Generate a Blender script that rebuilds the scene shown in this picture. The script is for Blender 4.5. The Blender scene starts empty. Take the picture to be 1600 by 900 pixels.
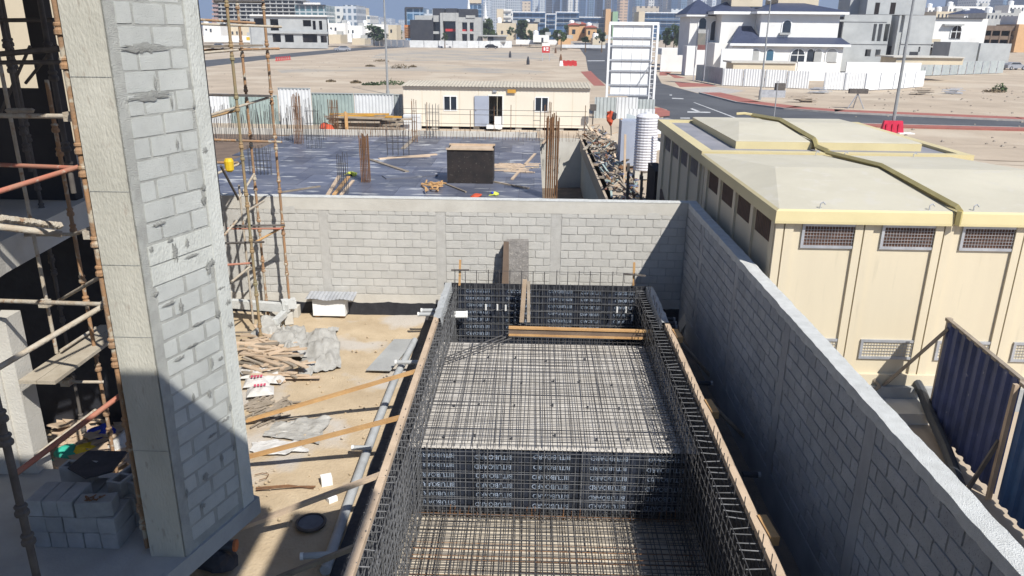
import bpy, bmesh, math, random
from mathutils import Vector, Matrix, noise
random.seed(7)
S = bpy.context.scene
R = math.radians
UP = Vector((0,0,1))
# ---------------------------------------------------------------- camera
EYE = 6.85
FPX = 1193.0
def cam_rot():
    p, y, r = R(18.707), R(1.3695), R(0.6366)
    B = Matrix(((1,0,0),(0,0,-1),(0,1,0)))
    Rx = Matrix(((1,0,0),(0,math.cos(p),math.sin(p)),(0,-math.sin(p),math.cos(p))))
    Rz = Matrix(((math.cos(y),-math.sin(y),0),(math.sin(y),math.cos(y),0),(0,0,1)))
    Rr = Matrix(((math.cos(r),-math.sin(r),0),(math.sin(r),math.cos(r),0),(0,0,1)))
    return Rz @ Rx @ B @ Rr
CM = cam_rot()
cd = bpy.data.cameras.new('camera')
cam = bpy.data.objects.new('camera', cd)
S.collection.objects.link(cam)
cam.matrix_world = Matrix.Translation((0,0,EYE)) @ CM.to_4x4()
cd.sensor_width = 36.0
cd.lens = FPX/1600*36
cd.clip_start = 0.1
cd.clip_end = 9000
S.camera = cam
# ---------------------------------------------------------------- light
SUN = Vector((-0.50, 0.78, -1.0))
el = math.atan2(1.0, math.hypot(0.50, 0.78))
w = bpy.data.worlds.new('World'); S.world = w; w.use_nodes = True
nt = w.node_tree
bg = nt.nodes['Background']
sky = nt.nodes.new('ShaderNodeTexSky'); sky.sky_type = 'NISHITA'; sky.sun_disc = False
sky.sun_elevation = el; sky.sun_rotation = math.atan2(0.50, -0.78)
sky.air_density = 1.0; sky.dust_density = 0.6; sky.ozone_density = 2.5
# the horizon takes the hue of the sky a little higher up (clear, washed air)
_tc = nt.nodes.new('ShaderNodeTexCoord'); _ad = nt.nodes.new('ShaderNodeVectorMath'); _ad.operation = 'ADD'; _ad.inputs[1].default_value = (0, 0, .16)
_nm = nt.nodes.new('ShaderNodeVectorMath'); _nm.operation = 'NORMALIZE'
nt.links.new(_tc.outputs['Generated'], _ad.inputs[0]); nt.links.new(_ad.outputs[0], _nm.inputs[0]); nt.links.new(_nm.outputs[0], sky.inputs[0])
_tint = nt.nodes.new('ShaderNodeMix'); _tint.data_type = 'RGBA'; _tint.blend_type = 'MULTIPLY'; _tint.inputs[0].default_value = 1.0; _tint.inputs[7].default_value = (.72, 1.0, 1.32, 1)
nt.links.new(sky.outputs[0], _tint.inputs[6]); nt.links.new(_tint.outputs[2], bg.inputs[0]); bg.inputs[1].default_value = 0.06
sd = bpy.data.lights.new('sun', 'SUN'); sd.energy = 5.0; sd.angle = R(0.53); sd.color = (1.0, 0.975, 0.92)
so = bpy.data.objects.new('sun', sd); S.collection.objects.link(so)
so.rotation_euler = SUN.to_track_quat('-Z', 'Y').to_euler(); so.location = (20, -20, 40)
vs = S.view_settings
vs.view_transform = 'Standard'; vs.look = 'None'; vs.gamma = 1.0; vs.exposure = 0.45
S.cycles.max_bounces = 6; S.cycles.diffuse_bounces = 2; S.cycles.glossy_bounces = 3; S.cycles.volume_bounces = 0
S.cycles.transparent_max_bounces = 6
# ---------------------------------------------------------------- pixel helpers: photo pixel -> place in the world
def ray(px, py): return CM @ Vector((px-800, 450-py, -FPX))
def G(px, py, z=0.0):
    v = ray(px, py); t = (z-EYE)/v.z
    return Vector((v.x*t, v.y*t, z))
def W(px, py, Y):
    v = ray(px, py); t = Y/v.y
    return Vector((v.x*t, Y, EYE+v.z*t))
# ---------------------------------------------------------------- materials
MATS = {}
def mat(name, c, c2=None, scale=1.5, rough=.85, bump=0., bscale=30., metal=0., rnd=0., spec=.25, detail=6., lo=.35, hi=.65, stretch=None, c3=None, s3=8., t3=.62):
    if name in MATS: return MATS[name]
    m = bpy.data.materials.new(name); m.use_nodes = True
    n = m.node_tree; L = n.links.new; N = n.nodes.new
    b = n.nodes['Principled BSDF']
    b.inputs['Roughness'].default_value = rough; b.inputs['Metallic'].default_value = metal
    b.inputs['Specular IOR Level'].default_value = spec
    geo = N('ShaderNodeNewGeometry'); mp = N('ShaderNodeMapping')
    L(geo.outputs['Position'], mp.inputs['Vector'])
    if stretch: mp.inputs['Scale'].default_value = stretch
    nz = N('ShaderNodeTexNoise'); nz.inputs['Scale'].default_value = scale; nz.inputs['Detail'].default_value = detail
    nz.inputs['Roughness'].default_value = .62
    L(mp.outputs[0], nz.inputs['Vector'])
    rp = N('ShaderNodeMapRange'); rp.inputs['From Min'].default_value = lo; rp.inputs['From Max'].default_value = hi
    L(nz.outputs['Fac'], rp.inputs['Value'])
    mx = N('ShaderNodeMix'); mx.data_type = 'RGBA'
    c2 = c2 or tuple(x*.78 for x in c)
    mx.inputs[6].default_value = (*c, 1); mx.inputs[7].default_value = (*c2, 1)
    L(rp.outputs[0], mx.inputs[0])
    col = mx.outputs[2]
    if c3:
        n3 = N('ShaderNodeTexNoise'); n3.inputs['Scale'].default_value = s3; n3.inputs['Detail'].default_value = 4
        L(mp.outputs[0], n3.inputs['Vector'])
        r3 = N('ShaderNodeMapRange'); r3.inputs['From Min'].default_value = t3; r3.inputs['From Max'].default_value = t3+.08
        L(n3.outputs['Fac'], r3.inputs['Value'])
        m3 = N('ShaderNodeMix'); m3.data_type = 'RGBA'; m3.inputs[7].default_value = (*c3, 1)
        L(r3.outputs[0], m3.inputs[0]); L(col, m3.inputs[6]); col = m3.outputs[2]
    if rnd:
        oi = N('ShaderNodeObjectInfo'); mr = N('ShaderNodeMapRange')
        mr.inputs['To Min'].default_value = 1-rnd; mr.inputs['To Max'].default_value = 1+rnd
        L(oi.outputs['Random'], mr.inputs['Value'])
        hs = N('ShaderNodeHueSaturation'); L(col, hs.inputs['Color']); L(mr.outputs[0], hs.inputs['Value'])
        col = hs.outputs[0]
    L(col, b.inputs['Base Color'])
    if bump:
        nb = N('ShaderNodeTexNoise'); nb.inputs['Scale'].default_value = bscale; nb.inputs['Detail'].default_value = 5
        L(mp.outputs[0], nb.inputs['Vector'])
        bp = N('ShaderNodeBump'); bp.inputs['Strength'].default_value = bump; bp.inputs['Distance'].default_value = .02
        L(nb.outputs['Fac'], bp.inputs['Height']); L(bp.outputs[0], b.inputs['Normal'])
    MATS[name] = m
    return m
def facade(name, wall, glass, fw, fh, gap=.12, rough=.25, vert=1.0):
    """far tower skin: a grid of glass in a wall colour, too far away to tell panes apart"""
    if name in MATS: return MATS[name]
    m = bpy.data.materials.new(name); m.use_nodes = True
    n = m.node_tree; L = n.links.new; N = n.nodes.new
    b = n.nodes['Principled BSDF']; b.inputs['Roughness'].default_value = rough; b.inputs['Specular IOR Level'].default_value = .4
    geo = N('ShaderNodeNewGeometry'); sx = N('ShaderNodeSeparateXYZ'); L(geo.outputs['Position'], sx.inputs[0])
    ad = N('ShaderNodeMath'); L(sx.outputs[0], ad.inputs[0]); L(sx.outputs[1], ad.inputs[1])
    cx = N('ShaderNodeCombineXYZ'); L(ad.outputs[0], cx.inputs[0]); L(sx.outputs[2], cx.inputs[1])
    br = N('ShaderNodeTexBrick'); br.offset = 0; br.squash = 1
    br.inputs['Color1'].default_value = (*glass, 1); br.inputs['Color2'].default_value = (*[g*.6 for g in glass], 1)
    br.inputs['Mortar'].default_value = (*wall, 1); br.inputs['Scale'].default_value = 1
    br.inputs['Brick Width'].default_value = fw; br.inputs['Row Height'].default_value = fh
    br.inputs['Mortar Size'].default_value = gap*min(fw, fh); br.inputs['Mortar Smooth'].default_value = .1
    L(cx.outputs[0], br.inputs['Vector']); L(br.outputs['Color'], b.inputs['Base Color'])
    MATS[name] = m
    return m

M_SAND = mat('sand', (.48,.39,.29), (.39,.315,.235), scale=.22, bump=.9, bscale=3.5, c3=(.50,.42,.32), s3=.12, t3=.52)
M_YARD = mat('yard_sand', (.52,.41,.275), (.41,.315,.205), scale=1.3, bump=.8, bscale=22, c3=(.48,.43,.37), s3=.55, t3=.53)
M_SOILD = mat('dark_soil', (.22,.17,.125), (.14,.11,.085), scale=2.2, bump=.8, bscale=25)  # darker brown soil for trench, pit and trough floors
M_ASPH = mat('asphalt', (.105,.108,.115), (.075,.077,.083), scale=.2, rough=.9, bump=.1)
M_RED = mat('red_paver', (.36,.135,.105), (.28,.11,.09), scale=1.2, rough=.9)
M_KERB = mat('kerb_concrete', (.45,.42,.38), (.36,.33,.3), scale=2)
M_MARK = mat('road_paint', (.62,.62,.6), (.4,.4,.4), scale=3)
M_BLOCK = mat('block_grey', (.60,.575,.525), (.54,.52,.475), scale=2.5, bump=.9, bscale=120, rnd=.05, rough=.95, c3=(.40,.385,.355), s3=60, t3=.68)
M_BLOCKD = mat('block_shade', (.47,.48,.49), (.36,.37,.385), scale=1.6, bump=1., bscale=90, rnd=.08, rough=.95, c3=(.25,.25,.26), s3=45, t3=.61)  # darker bluish copy of the block colour, carrying the side wall's shade
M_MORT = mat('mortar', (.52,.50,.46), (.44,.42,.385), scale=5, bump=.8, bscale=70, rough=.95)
M_MORTD = mat('mortar_shade', (.43,.435,.44), (.31,.315,.325), scale=1.3, bump=.8, bscale=60, rough=.95)  # mortar copy with the same wall shade in its colour
M_CONC = mat('concrete', (.56,.53,.47), (.48,.45,.395), scale=1.6, bump=.4, bscale=40, rough=.9)
M_CONCP = mat('column_concrete', (.50,.48,.41), (.40,.385,.325), scale=2.2, bump=.55, bscale=45, rough=.9, stretch=(1,1,.35), c3=(.37,.335,.28), s3=14, t3=.64)
M_CONCT = mat('cement_coping', (.66,.66,.63), (.55,.55,.52), scale=6, bump=1., bscale=90, rough=.95, c3=(.3,.3,.29), s3=40, t3=.68)
M_SLAB = mat('slab_concrete', (.40,.40,.385), (.30,.30,.29), scale=1.2, bump=.3, bscale=30)
M_BLOCKL = mat('block_pale', (.63,.64,.60), (.55,.56,.525), scale=3.0, bump=1., bscale=150, rnd=.05, rough=.95, c3=(.42,.425,.405), s3=70, t3=.63)
M_MORTL = mat('mortar_pale', (.42,.42,.385), (.32,.32,.295), scale=6, bump=.8, bscale=80, rough=.95)
M_ENDC = mat('pale_end_concrete', (.56,.565,.52), (.47,.475,.435), scale=2.5, bump=.6, bscale=50, rough=.95, stretch=(1,1,.5), c3=(.38,.38,.35), s3=18, t3=.64)
M_SMEAR = mat('mortar_smear', (.33,.33,.305), (.25,.25,.23), scale=9, bump=.9, bscale=90, rough=.97)
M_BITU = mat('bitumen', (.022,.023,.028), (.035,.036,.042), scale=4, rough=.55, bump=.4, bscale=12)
M_BOARD = mat('black_board', (.016,.02,.03), (.03,.035,.05), scale=5, rough=.45, bump=.2, bscale=25, rnd=.2)
M_PRINT = mat('board_print', (.36,.42,.52), (.17,.21,.26), scale=6, rough=.7)
M_BLIND = mat('blinding', (.60,.56,.505), (.49,.45,.395), scale=1.6, bump=.4, bscale=30, rough=.95)
M_BLINDT = mat('tan_blinding', (.60,.52,.41), (.46,.40,.32), scale=1.4, bump=.4, bscale=30, rough=.95)
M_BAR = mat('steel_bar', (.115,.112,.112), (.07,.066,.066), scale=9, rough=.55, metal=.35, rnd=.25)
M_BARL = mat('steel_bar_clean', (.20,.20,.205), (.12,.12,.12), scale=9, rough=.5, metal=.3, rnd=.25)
M_RUST = mat('rusty_bar', (.22,.115,.055), (.13,.07,.04), scale=6, rough=.85, rnd=.25)
M_TUBE = mat('rust_tube', (.36,.20,.10), (.25,.17,.11), scale=4, rough=.75, bump=.4, bscale=40, c3=(.42,.37,.29), s3=7, t3=.55)
M_TUBEW = mat('cement_tube', (.46,.42,.35), (.36,.29,.21), scale=7, rough=.9, bump=.5, bscale=50, c3=(.30,.19,.12), s3=9, t3=.6)
M_TUBER = mat('red_oxide_tube', (.42,.15,.10), (.36,.19,.13), scale=5, rough=.7, bump=.2, c3=(.45,.37,.29), s3=9, t3=.62)
M_TUBED = mat('dark_tube', (.13,.115,.10), (.08,.07,.065), scale=5, rough=.7)
M_TUBEG = mat('green_rust_tube', (.22,.20,.12), (.33,.21,.11), scale=3, rough=.8, bump=.3)
M_WOOD = mat('new_timber', (.56,.34,.15), (.46,.26,.11), scale=3, rough=.75, stretch=(1,1,1), bump=.3, bscale=50, rnd=.1)
M_WOODP = mat('pale_timber', (.55,.42,.30), (.44,.33,.23), scale=3, rough=.8, rnd=.15, bump=.3, bscale=50)
M_WOODG = mat('weathered_timber', (.36,.30,.235), (.24,.20,.155), scale=3, rough=.9, rnd=.25, bump=.4, bscale=40)
M_PLY = mat('brown_ply', (.20,.145,.105), (.14,.10,.075), scale=1.5, rough=.8, bump=.2)
M_FILM = mat('film_ply', (.075,.083,.118), (.155,.16,.19), scale=.55, rough=.42, rnd=.28, bump=.15, bscale=6, c3=(.42,.42,.41), s3=1.5, t3=.575, spec=.5, stretch=(.5,1.6,1))
M_CREAM = mat('cream_grp', (.65,.565,.41), (.60,.52,.38), scale=1.1, rough=.55, stretch=(2,2,.22), lo=.3, hi=.75, c3=(.585,.51,.37), s3=4.5, t3=.63)
M_ROOFG = mat('roof_grp', (.57,.525,.41), (.49,.45,.35), scale=.45, rough=.6, c3=(.54,.50,.41), s3=3., t3=.58)
M_YEL = mat('yellow_trim', (.63,.535,.30), (.57,.48,.265), scale=.8, rough=.45)
M_OLIVE = mat('olive_strip', (.48,.40,.18), (.40,.33,.14), scale=2, rough=.55)
M_LILAC = mat('gutter_membrane', (.30,.29,.31), (.22,.22,.235), scale=1.2, rough=.6)
M_GALV = mat('galvanised', (.52,.53,.55), (.40,.41,.43), scale=5, rough=.4, metal=.4)
M_DARK = mat('dark_void', (.018,.016,.016), (.03,.022,.02), scale=3, rough=.9)
M_LOUV = mat('brown_louvre', (.14,.075,.05), (.09,.05,.035), scale=3, rough=.7)
M_BLUE = mat('blue_sheet', (.05,.068,.17), (.03,.042,.10), scale=2, rough=.5, bump=.15, c3=(.16,.17,.24), s3=7, t3=.68)
M_BLUE2 = mat('bright_blue_sheet', (.03,.085,.20), (.02,.055,.14), scale=2, rough=.45)
M_WHITE = mat('white_paint', (.78,.77,.73), (.72,.70,.66), scale=.6, rough=.7)
M_WHITE2 = mat('bright_white', (.82,.82,.80), (.76,.76,.75), scale=1, rough=.5)
M_CABIN = mat('cabin_cream', (.74,.67,.555), (.70,.63,.515), scale=.7, rough=.6)
M_GREYD = mat('door_grey', (.36,.39,.46), (.31,.335,.40), scale=1, rough=.5)
M_GLASS = mat('dark_glass', (.02,.025,.035), (.035,.045,.06), scale=1, rough=.12, spec=.6)
M_GLASSB = mat('blue_glass', (.07,.17,.24), (.05,.12,.18), scale=.5, rough=.15, spec=.6)
M_CORR = mat('hoarding_grey', (.44,.47,.46), (.36,.39,.385), scale=1.5, rough=.5, metal=.1, rnd=.08)
M_CORRG = mat('hoarding_green', (.36,.43,.40), (.29,.355,.335), scale=1.5, rough=.5, metal=.1)
M_CORRW = mat('hoarding_white', (.66,.67,.67), (.56,.57,.57), scale=1, rough=.5)
M_ROOFN = mat('navy_tiles', (.055,.065,.11), (.04,.05,.085), scale=2, rough=.55)
M_ROOFR = mat('red_tiles', (.36,.10,.07), (.28,.08,.06), scale=2)
M_PEACH = mat('peach_paint', (.60,.38,.20), (.55,.34,.18), scale=1)
M_BEIGE = mat('beige_paint', (.62,.53,.39), (.56,.48,.35), scale=.6)
M_GREYW = mat('grey_render', (.44,.44,.42), (.36,.36,.345), scale=.7)
M_CHAR = mat('charcoal', (.035,.037,.045), (.05,.052,.06), scale=.8, rough=.6)
M_ORANGE = mat('orange_panel', (.60,.20,.06), (.5,.17,.05), scale=1)
M_LEAF = mat('leaf_green', (.075,.115,.035), (.045,.075,.022), scale=.6, rough=.7, rnd=.25)
M_LEAF2 = mat('leaf_dark', (.045,.075,.03), (.03,.05,.02), scale=.6, rough=.7, rnd=.25)
M_BARK = mat('bark', (.16,.11,.07), rough=.9)
M_POLE = mat('lamp_steel', (.36,.37,.37), (.28,.29,.29), scale=2, rough=.5, metal=.3)
M_REDP = mat('red_plastic', (.56,.03,.07), (.45,.025,.055), scale=2, rough=.4)
M_SIGNR = mat('sign_red', (.55,.05,.05), rough=.5)
M_PVC = mat('pipe_grey', (.42,.43,.43), (.33,.335,.33), scale=3, rough=.5)
M_PVCW = mat('pipe_white', (.75,.74,.71), (.66,.65,.62), scale=3, rough=.4)
M_PVCD = mat('pipe_dark', (.06,.065,.075), (.045,.05,.06), scale=3, rough=.4)
M_RUBBER = mat('rubber', (.02,.02,.022), rough=.8)
M_PLASTIC = mat('plastic_sheet', (.43,.415,.38), (.33,.315,.285), scale=4, rough=.35, bump=.8, bscale=18)
M_BAG = mat('cement_bag', (.60,.58,.55), (.50,.475,.44), scale=5, rough=.8, bump=.4)
M_PINK = mat('bag_print', (.62,.10,.16), rough=.8)
M_TRACK = mat('faded_track', (.34,.31,.27), (.46,.385,.29), scale=.09, lo=.42, hi=.58)
M_MOTTLE = mat('mottled_slab', (.27,.25,.23), (.19,.175,.16), scale=8, bump=.8, c3=(.36,.33,.29), s3=25, t3=.6)
M_RUT = mat('tyre_rut', (.39,.315,.235), (.45,.365,.27), scale=.6)
M_CAR_W = mat('car_white', (.75,.75,.75), rough=.3)
M_CAR_B = mat('car_black', (.02,.02,.025), rough=.25)
M_CAR_S = mat('car_silver', (.32,.33,.36), rough=.3)
M_TURQ = mat('turquoise_plastic', (.05,.42,.30), rough=.5)
M_YELP = mat('yellow_plastic', (.75,.50,.03), rough=.5)
M_HIVIS = mat('hi_vis_cloth', (.62,.66,.10), (.5,.55,.08), scale=5, rough=.8)
M_BLUEP = mat('blue_plastic', (.03,.06,.42), rough=.5)
M_TARP = mat('dark_tarp', (.05,.052,.062), (.035,.037,.045), scale=6, rough=.7, bump=.4, bscale=20)
M_REDC = mat('red_cloth', (.55,.09,.04), rough=.8)
M_ORNGT = mat('orange_paint', (.62,.33,.06), rough=.6)

# ---------------------------------------------------------------- mesh building
def link(o): S.collection.objects.link(o); return o
def tag(o, label=None, cat=None, group=None, kind=None):
    if label: o['label'] = label
    if cat: o['category'] = cat
    if group: o['group'] = group
    if kind: o['kind'] = kind
    return o
def thing(name, label, cat, loc=(0,0,0), group=None):
    o = link(bpy.data.objects.new(name, None)); o.location = loc; o.empty_display_size = .1
    return tag(o, label, cat, group)
class MB:
    def __init__(s): s.v = []; s.f = []
    def add(s, vs, fs):
        k = len(s.v); s.v += [tuple(x) for x in vs]; s.f += [tuple(i+k for i in f) for f in fs]; return s
    def box(s, a, b, rot=0., about=None):
        x0,y0,z0 = a; x1,y1,z1 = b
        P = [Vector(p) for p in ((x0,y0,z0),(x1,y0,z0),(x1,y1,z0),(x0,y1,z0),(x0,y0,z1),(x1,y0,z1),(x1,y1,z1),(x0,y1,z1))]
        if rot:
            c = Vector(about) if about else Vector(((x0+x1)/2,(y0+y1)/2,0))
            m = Matrix.Rotation(rot, 3, 'Z'); P = [m @ (p-c) + c for p in P]
        return s.add(P, [(0,3,2,1),(4,5,6,7),(0,1,5,4),(1,2,6,5),(2,3,7,6),(3,0,4,7)])
    def bar(s, p, q, wd, ht, up=(0,0,1)):
        """rectangular bar from p to q"""
        p = Vector(p); q = Vector(q); d = (q-p).normalized(); u = Vector(up)
        if abs(d.dot(u)) > .98: u = Vector((0,1,0))
        sd_ = d.cross(u).normalized()*wd/2; u2 = sd_.cross(d).normalized()*ht/2
        P = [p-sd_-u2, p+sd_-u2, p+sd_+u2, p-sd_+u2, q-sd_-u2, q+sd_-u2, q+sd_+u2, q-sd_+u2]
        return s.add(P, [(0,1,2,3),(7,6,5,4),(0,4,5,1),(1,5,6,2),(2,6,7,3),(3,7,4,0)])
    def tube(s, p, q, r, n=6, r2=None, caps=True):
        p = Vector(p); q = Vector(q); d = (q-p).normalized()
        u = Vector((0,0,1)) if abs(d.z) < .9 else Vector((1,0,0))
        a = d.cross(u).normalized(); b = d.cross(a)
        r2 = r if r2 is None else r2
        P = [c + (a*math.cos(t)+b*math.sin(t))*rr for c, rr in ((p,r),(q,r2)) for t in [2*math.pi*i/n for i in range(n)]]
        F = [(i,(i+1)%n,n+(i+1)%n,n+i) for i in range(n)]
        if caps: F += [tuple(range(n-1,-1,-1)), tuple(range(n,2*n))]
        return s.add(P, F)
    def path(s, pts, r, n=6):
        for a, b in zip(pts, pts[1:]): s.tube(a, b, r, n)
        return s
    def lathe(s, prof, c=(0,0,0), n=16):
        c = Vector(c); P = []; F = []
        for (r, z) in prof:
            for i in range(n): t = 2*math.pi*i/n; P.append(c+Vector((r*math.cos(t), r*math.sin(t), z)))
        for j in range(len(prof)-1):
            for i in range(n): F.append((j*n+i, j*n+(i+1)%n, (j+1)*n+(i+1)%n, (j+1)*n+i))
        F += [tuple(range(n-1,-1,-1)), tuple(range((len(prof)-1)*n, len(prof)*n))]
        return s.add(P, F)
    def prism(s, poly, z0, z1):
        n = len(poly); P = [(x,y,z0) for x,y in poly]+[(x,y,z1) for x,y in poly]
        return s.add(P, [tuple(range(n-1,-1,-1)), tuple(range(n,2*n))]+[(i,(i+1)%n,n+(i+1)%n,n+i) for i in range(n)])
    def extr(s, poly, d):
        """3-D polygon pushed along d"""
        d = Vector(d); n = len(poly); P = [Vector(p) for p in poly]; P += [p+d for p in P]
        return s.add(P, [tuple(range(n)), tuple(range(2*n-1,n-1,-1))]+[(i,n+i,n+(i+1)%n,(i+1)%n) for i in range(n)])
    def corr(s, p, q, z0, z1, depth=.035, pitch=.2, thick=.004, lean=0.):
        """trapezoid corrugated sheet standing between p and q (xy)"""
        p = Vector((*p[:2],0)); q = Vector((*q[:2],0)); L = (q-p).length; d = (q-p)/L; nrm = Vector((d.y,-d.x,0))
        n = max(2, int(L/pitch)); pts = []
        for i in range(n):
            for f, o in ((0,0),(.35,0),(.5,1),(.85,1)): pts.append(((i+f)/n*L, o*depth))
        pts.append((L,0))
        P = []
        for t, o in pts:
            P.append(p+d*t+nrm*o+Vector((0,0,z0))); P.append(p+d*t+nrm*(o+lean)+Vector((0,0,z1)))
        return s.add(P, [(2*i,2*i+2,2*i+3,2*i+1) for i in range(len(pts)-1)])
    def mesh(s, name, m):
        me = bpy.data.meshes.new(name); me.from_pydata(s.v, [], s.f); me.update()
        if m: me.materials.append(m)
        return me
    def build(s, name, m, parent=None, fix=False, smooth=False):
        v0 = s.v
        if parent is not None:
            o_ = Vector(world_loc(parent)); s.v = [tuple(Vector(x)-o_) for x in s.v]
        me = s.mesh(name, m); s.v = v0
        if fix:
            bm = bmesh.new(); bm.from_mesh(me); bmesh.ops.recalc_face_normals(bm, faces=bm.faces); bm.to_mesh(me); bm.free()
        if smooth: me.polygons.foreach_set('use_smooth', [True]*len(me.polygons))
        o = link(bpy.data.objects.new(name, me)); o.parent = parent
        return o
def world_loc(o):
    v = Vector((0,0,0))
    while o is not None: v += o.location; o = o.parent
    return v
_SH = {}
def shared(kind, m):
    k = (kind, m.name)
    if k not in _SH:
        b = MB()
        if kind == 'bar': b.tube((0,0,0),(0,0,1),1,6)
        if kind == 'tube': b.tube((0,0,0),(0,0,1),1,10)
        if kind.startswith('cube') or kind.startswith('rough'): b.box((-.5,-.5,-.5),(.5,.5,.5))
        me = b.mesh(kind+'_'+m.name, m)
        if kind == 'cube':
            bm = bmesh.new(); bm.from_mesh(me); bmesh.ops.bevel(bm, geom=bm.edges[:], offset=.012, segments=1, affect='EDGES'); bm.to_mesh(me); bm.free()
        if kind.startswith('rough'):
            # hewn block: wavering edges and chipped corners
            bm = bmesh.new(); bm.from_mesh(me); bmesh.ops.subdivide_edges(bm, edges=bm.edges[:], cuts=4, use_grid_fill=True); sd_ = int(kind[5:])*7.7
            for v in bm.verts:
                e = sum(1 for c in v.co if abs(abs(c)-.5) < 1e-4)
                if e >= 2:
                    k = .035 if e == 2 else .06
                    v.co += Vector([-(1 if c > 0 else -1)*k*abs(noise.noise(Vector((v.co.x*3+sd_, v.co.y*3, v.co.z*3+i*5))))*(1 if abs(abs(c)-.5) < 1e-4 else 0) for i, c in enumerate(v.co)])
            bm.to_mesh(me); bm.free()
        if kind == 'tube':
            me.polygons.foreach_set('use_smooth', [len(p.vertices) == 4 for p in me.polygons])
        _SH[k] = me
    return _SH[k]
def put(name, me, parent, mtx):
    o = link(bpy.data.objects.new(name, me)); o.parent = parent
    o.matrix_basis = (Matrix.Translation(-world_loc(parent)) if parent is not None else Matrix.Identity(4)) @ mtx
    return o
def rod(parent, p, q, r, m, name='rebar', kind='bar'):
    p = Vector(p); q = Vector(q); d = q-p
    rot = d.to_track_quat('Z','Y').to_matrix().to_4x4()
    return put(name, shared(kind, m), parent, Matrix.Translation(p) @ rot @ Matrix.Diagonal((r,r,d.length,1)))
def brick(parent, c, size, m, name='block', rot=0., rough=False):
    k = 'rough%d' % random.randrange(5) if rough else 'cube'
    return put(name, shared(k, m), parent, Matrix.Translation(c) @ Matrix.Rotation(rot,4,'Z') @ Matrix.Diagonal((*size,1)))
def J(a): return random.uniform(-a, a)
def single(name, mb, m, label, cat, group=None, **k): return tag(mb.build(name, m, **k), label, cat, group)
from mathutils import noise
# ================================================================ SETTING: ground, roads
def gz(x, y):
    t = max(0, min(1, (y-14)/15)); t = t*t*(3-2*t)
    return .46 + .14*t if x > 4 else .6
def sheet(name, m, poly, z, kind='structure'):
    b = MB(); b.add([(x,y,z) for x,y in poly], [tuple(range(len(poly)))])
    o = b.build(name, m, fix=False)
    bm = bmesh.new(); bm.from_mesh(o.data); bmesh.ops.triangulate(bm, faces=bm.faces)
    for f in bm.faces:
        if f.normal.z < 0: f.normal_flip()
    bm.to_mesh(o.data); bm.free()
    return tag(o, kind=kind)
def gp(*pts, z=.6): return [tuple(G(x,y,z)[:2]) for x,y in pts]
xs = [-6000,-1500,-500,-200,-80,-40,-19.2]+[4.05+i*1.2 for i in range(0,30)]+[44,52,60,80,120,200,500,1500,6000]
ys = [-300,-60,-8]+[-6+i*1.2 for i in range(0,44)]+[47,52,58,66,76,90,110,140,180,260,400,700,1500,6500]
b = MB(); idx = {}
for j,y in enumerate(ys):
    for i,x in enumerate(xs):
        bump = .05*noise.noise(Vector((x*.5,y*.5,0))) if (x>4.5 and y<44 and x<40) else 0
        idx[i,j] = len(b.v); b.v.append((x,y,gz(x,y)+bump))
for j in range(len(ys)-1):
    for i in range(len(xs)-1):
        if -19.2 <= xs[i] < 4.0 and -8 <= ys[j] < 46.9: continue
        b.f.append((idx[i,j],idx[i+1,j],idx[i+1,j+1],idx[i,j+1]))
tag(b.build('ground', M_SAND, smooth=True), kind='structure')
def relief(name, m, x0,x1,y0,y1,z,amp,step=.18,fs=.9,skip=None):
    b = MB(); nx=max(1,int((x1-x0)/step)); ny=max(1,int((y1-y0)/step))
    for j in range(ny+1):
        for i in range(nx+1):
            x=x0+(x1-x0)*i/nx; y=y0+(y1-y0)*j/ny
            b.v.append((x,y,z+amp*noise.fractal(Vector((x*fs,y*fs,3.3)),1.0,2.1,4)))
    for j in range(ny):
        for i in range(nx):
            k=j*(nx+1)+i; b.f.append((k,k+1,k+nx+2,k+nx+1))
    return tag(b.build(name, m, smooth=True), kind='structure')
relief('yard_ground', M_YARD, -19.2,-2.5, 4.0,18.05, -.02,.035)
relief('trench_ground', M_SOILD, 2.83,3.8, 5.0,18.05, -.12,.05)
relief('trench_ground', M_SOILD, -2.5,2.98, 16.97,18.05, -.05,.03)
relief('pit_ground', M_SOILD, .3,3.2, 18.2,47, -2.3,.1, .5)
# roads
RZ=.604
road = [(7.5,50),(9.0,55),(11.3,66),(9.6,75),(8.9,99),(9,131),(13,200),(17,300),(20,420),(46,420),(34,300),(28,223),(20,131),(16.2,100),(17.6,84),(18.8,73),(21.5,67.5),(24.8,64.7),(37.5,60.3),(80,49),(78,43),(34.6,55.4),(23,56.6),(16.8,55.9),(13,52)]
sheet('road', M_ASPH, road, RZ)
sheet('road', M_ASPH, gp((310,106),(420,92.5),(500,85),(560,79),(640,73.6),(640,71),(560,74.5),(500,79),(420,86),(310,95)), RZ)
def kerb(name, line, side, wd, m=M_RED):
    """raised pavement strip along a line, .12 high with a concrete kerb"""
    k=MB(); r=MB()
    for (a,c) in zip(line,line[1:]):
        a=Vector((*a,0)); c=Vector((*c,0)); d=(c-a).normalized(); n=Vector((-d.y,d.x,0))*side
        k.extr([a+Vector((0,0,.55)), c+Vector((0,0,.55)), c+n*.18+Vector((0,0,.55)), a+n*.18+Vector((0,0,.55))],(0,0,.19))
        r.extr([a+n*.182+Vector((0,0,.55)), c+n*.182+Vector((0,0,.55)), c+n*wd+Vector((0,0,.55)), a+n*wd+Vector((0,0,.55))],(0,0,.18))
    tag(k.build('kerb', M_KERB, fix=True), kind='structure'); tag(r.build('pavement', m, fix=True), kind='structure')
kerb('pavement',[(17.6,84),(18.8,73),(21.5,67.5),(24.8,64.7),(37.5,60.3),(80,49)], 1, 2.4)
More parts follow.
